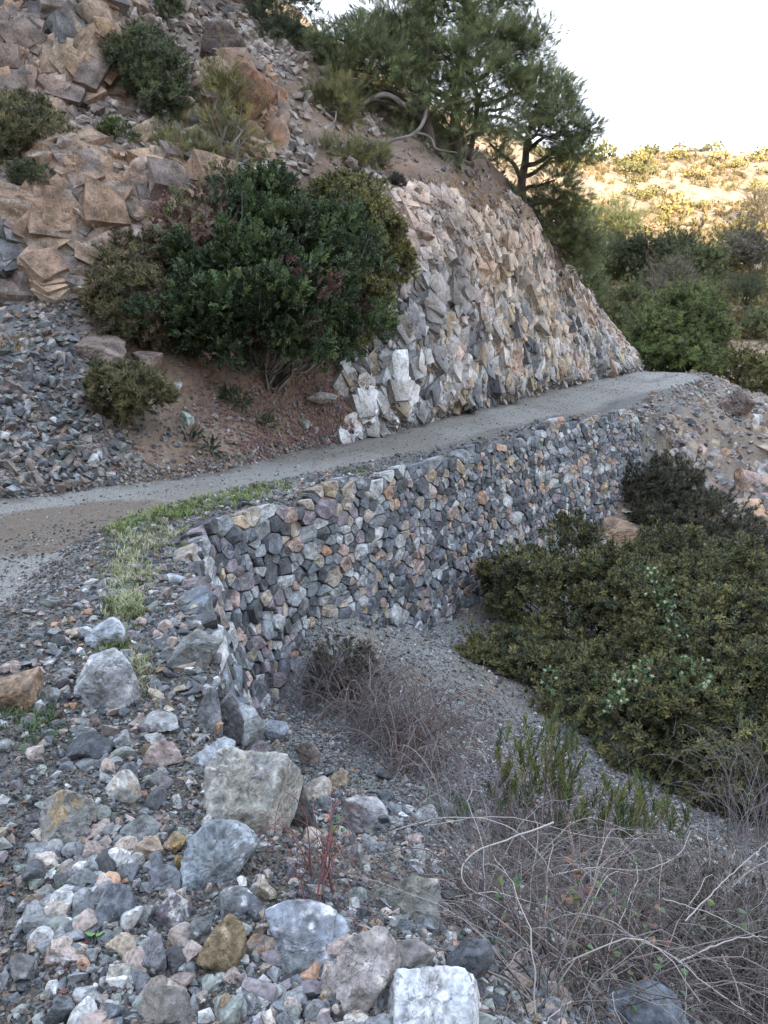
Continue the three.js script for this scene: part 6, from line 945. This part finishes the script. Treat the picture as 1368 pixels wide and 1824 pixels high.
    for (let k = 0; k < n; k++) { const e = groundHit(px + (r() - 0.5) * 2 * sp, py + 30 + (r() - 0.5) * 40).sub(b), top = e.clone().add(V((r() - 0.5) * 0.2, h * (0.5 + 0.7 * r()), (r() - 0.5) * 0.2)); L.add(wiggle(e, top, r, 0.12, 4), 0.006, 0.003, 5, [0.22, 0.17, 0.13]); for (let q = 0; q < 5; q++) list.push([top.clone().lerp(e, 0.16 * q).add(V((r() - 0.5) * 0.1, 0, (r() - 0.5) * 0.1)), V((r() - 0.5) * 0.7, 1, (r() - 0.5) * 0.7).normalize(), 0.11 * (0.7 + 0.6 * r()), [[0.10, 0.125, 0.03], [0.145, 0.15, 0.035], [0.06, 0.085, 0.025]][Math.floor(r() * 3)]]); }
    L.build('stems', M.twig, t); foliage(list, SP_.lance, LM.soft, t);
  }
  // climbing vine with pale flower heads in the big bush
  const r = rngOf(31), vb = P(1160, 1120, 9.2), vine = thing('climbing_vine', 'climbing vine with pale fluffy seed heads scrambling over the large gully bush', 'vine', vb), vl = [], fl = [];
  for (const [px, py, n] of [[1185, 1060, 26], [1170, 1035, 16], [1100, 1225, 26], [1090, 1250, 12], [1260, 1200, 18], [1215, 1185, 16], [1140, 1190, 20], [980, 1210, 8], [1200, 1110, 14]]) for (let i = 0; i < n; i++) { const x = px + (r() - 0.5) * 44, y = py + (r() - 0.5) * 50; let D = lerp(9.4, 7.2, sstep(1030, 1300, y)) - 0.25; const p = P(x, y, D).sub(vb); const vk = 0.6 + 0.6 * r(); vl.push([p, rdir(r), 0.06, [0.075, 0.13, 0.045].map((c) => c * vk)]); if (r() < 0.4) fl.push([p.clone().add(V(0, 0.02, 0.05)), rdir(r), 0.045, [0.5, 0.55, 0.36]]); }
  foliage(vl, SP_.pinnate, LM.soft, vine, 'leaves'); foliage(fl, SP_.tuft, LM.dry, vine, 'seed_heads');
  // grass along the road edge and tufts on the verge
  const blade = (() => { const t = [], q = rngOf(55); for (let i = 0; i < 9; i++) { const a = q() * 6.28, l = 0.6 + 0.5 * q(), o = V((q() - 0.5) * 0.5, 0, (q() - 0.5) * 0.5), d = V(Math.cos(a) * 0.35, 1, Math.sin(a) * 0.35), s = V(-Math.sin(a), 0, Math.cos(a)).multiplyScalar(0.035), m = o.clone().addScaledVector(d, l * 0.55), e = o.clone().addScaledVector(d, l * 0.9).add(V(Math.cos(a) * 0.3 * l, -0.1, Math.sin(a) * 0.3 * l)); t.push(o.clone().add(s).toArray(), o.clone().sub(s).toArray(), m.clone().add(s).toArray(), m.clone().add(s).toArray(), o.clone().sub(s).toArray(), m.clone().sub(s).toArray(), m.clone().add(s).toArray(), m.clone().sub(s).toArray(), e.toArray()); } return flat(t); })();
  const grass = [];
  const patch = (px, py, sx, sy, n, size, cols) => { for (let i = 0; i < n; i++) { const g = () => r() + r() + r() - 1.5, p = groundHit(px + g() * sx, py + g() * sy); if (roadMask(p.x, p.z)[0] > 0.25) continue; const c = cols[Math.floor(r() * cols.length)], k = 0.7 + 0.6 * r(); grass.push([p, V((r() - 0.5) * 0.4, 1, (r() - 0.5) * 0.4).normalize(), size * (0.6 + 0.8 * r()), c.map((x) => x * k)]); } };
  const green = [[0.12, 0.17, 0.045], [0.17, 0.22, 0.065], [0.22, 0.22, 0.10]], dry = [[0.36, 0.33, 0.22], [0.24, 0.25, 0.13], [0.16, 0.19, 0.07]], dk = [[0.05, 0.09, 0.03], [0.07, 0.12, 0.04]];
  for (let i = 0; i < 9; i++) patch(lerp(215, 490, i / 8), lerp(945, 872, Math.pow(i / 8, 0.8)), 40, 12, 110, 0.075, green);
  patch(270, 960, 60, 30, 260, 0.07, dry); patch(230, 1010, 40, 50, 240, 0.07, dry); patch(225, 1085, 30, 26, 200, 0.075, dry); patch(205, 1150, 22, 20, 160, 0.07, green); patch(245, 1200, 30, 40, 120, 0.06, dry); patch(60, 1290, 60, 40, 90, 0.045, dk); patch(190, 1245, 20, 12, 60, 0.05, dk); patch(640, 840, 40, 8, 50, 0.06, green); patch(10, 945, 14, 4, 30, 0.06, green); patch(330, 880, 60, 12, 60, 0.06, dry); patch(90, 1600, 70, 60, 40, 0.03, dk); patch(800, 1440, 50, 20, 60, 0.06, dk);
  const gg = thing('grass', 'short green and straw-coloured grass along the road edge and verge', 'grass'); gg.userData.kind = 'stuff'; foliage(grass, [blade], LM.soft, gg, 'blades');
  const wisps = []; for (const [px, py, n] of [[152, 322, 40], [50, 380, 20], [15, 620, 30], [640, 400, 60], [870, 360, 60], [900, 375, 60], [760, 330, 40], [820, 335, 40]]) for (let i = 0; i < n; i++) { const p = hillHit(px + (r() - 0.5) * 60, py + (r() - 0.5) * 26); wisps.push([p, V((r() - 0.5) * 0.5, 1, (r() - 0.5) * 0.5).normalize(), 0.16 * (0.6 + 0.8 * r()), [[0.38, 0.29, 0.19], [0.30, 0.21, 0.14]][Math.floor(r() * 2)]]); }
  const wg = thing('dry_grass', 'wisps of straw-coloured dry grass on the rocky hillside', 'grass'); wg.userData.kind = 'stuff'; foliage(wisps, [blade], LM.dry, wg, 'blades');
  // the seedling with two broad leaves
  const sb = groundHit(172, 1674), seed = thing('seedling', 'tiny seedling with two broad bright green leaves in the foreground gravel', 'plant', sb); new Limbs().add([V(0, -0.01, 0), V(0, 0.02, 0)], 0.002, 0.002, 5, [0.2, 0.25, 0.1]).build('stem', M.twig, seed);
  for (const s of [-1, 1]) { const m = mesh('leaf', ovalLeaf, leafMat(0.12, 0.26, 0.05, 0.2), seed); m.position.set(0, 0.02, 0); m.scale.setScalar(0.03); m.rotation.set(-0.5, s * 1.2, s * 0.2); }
}

renderer.render(scene, camera);
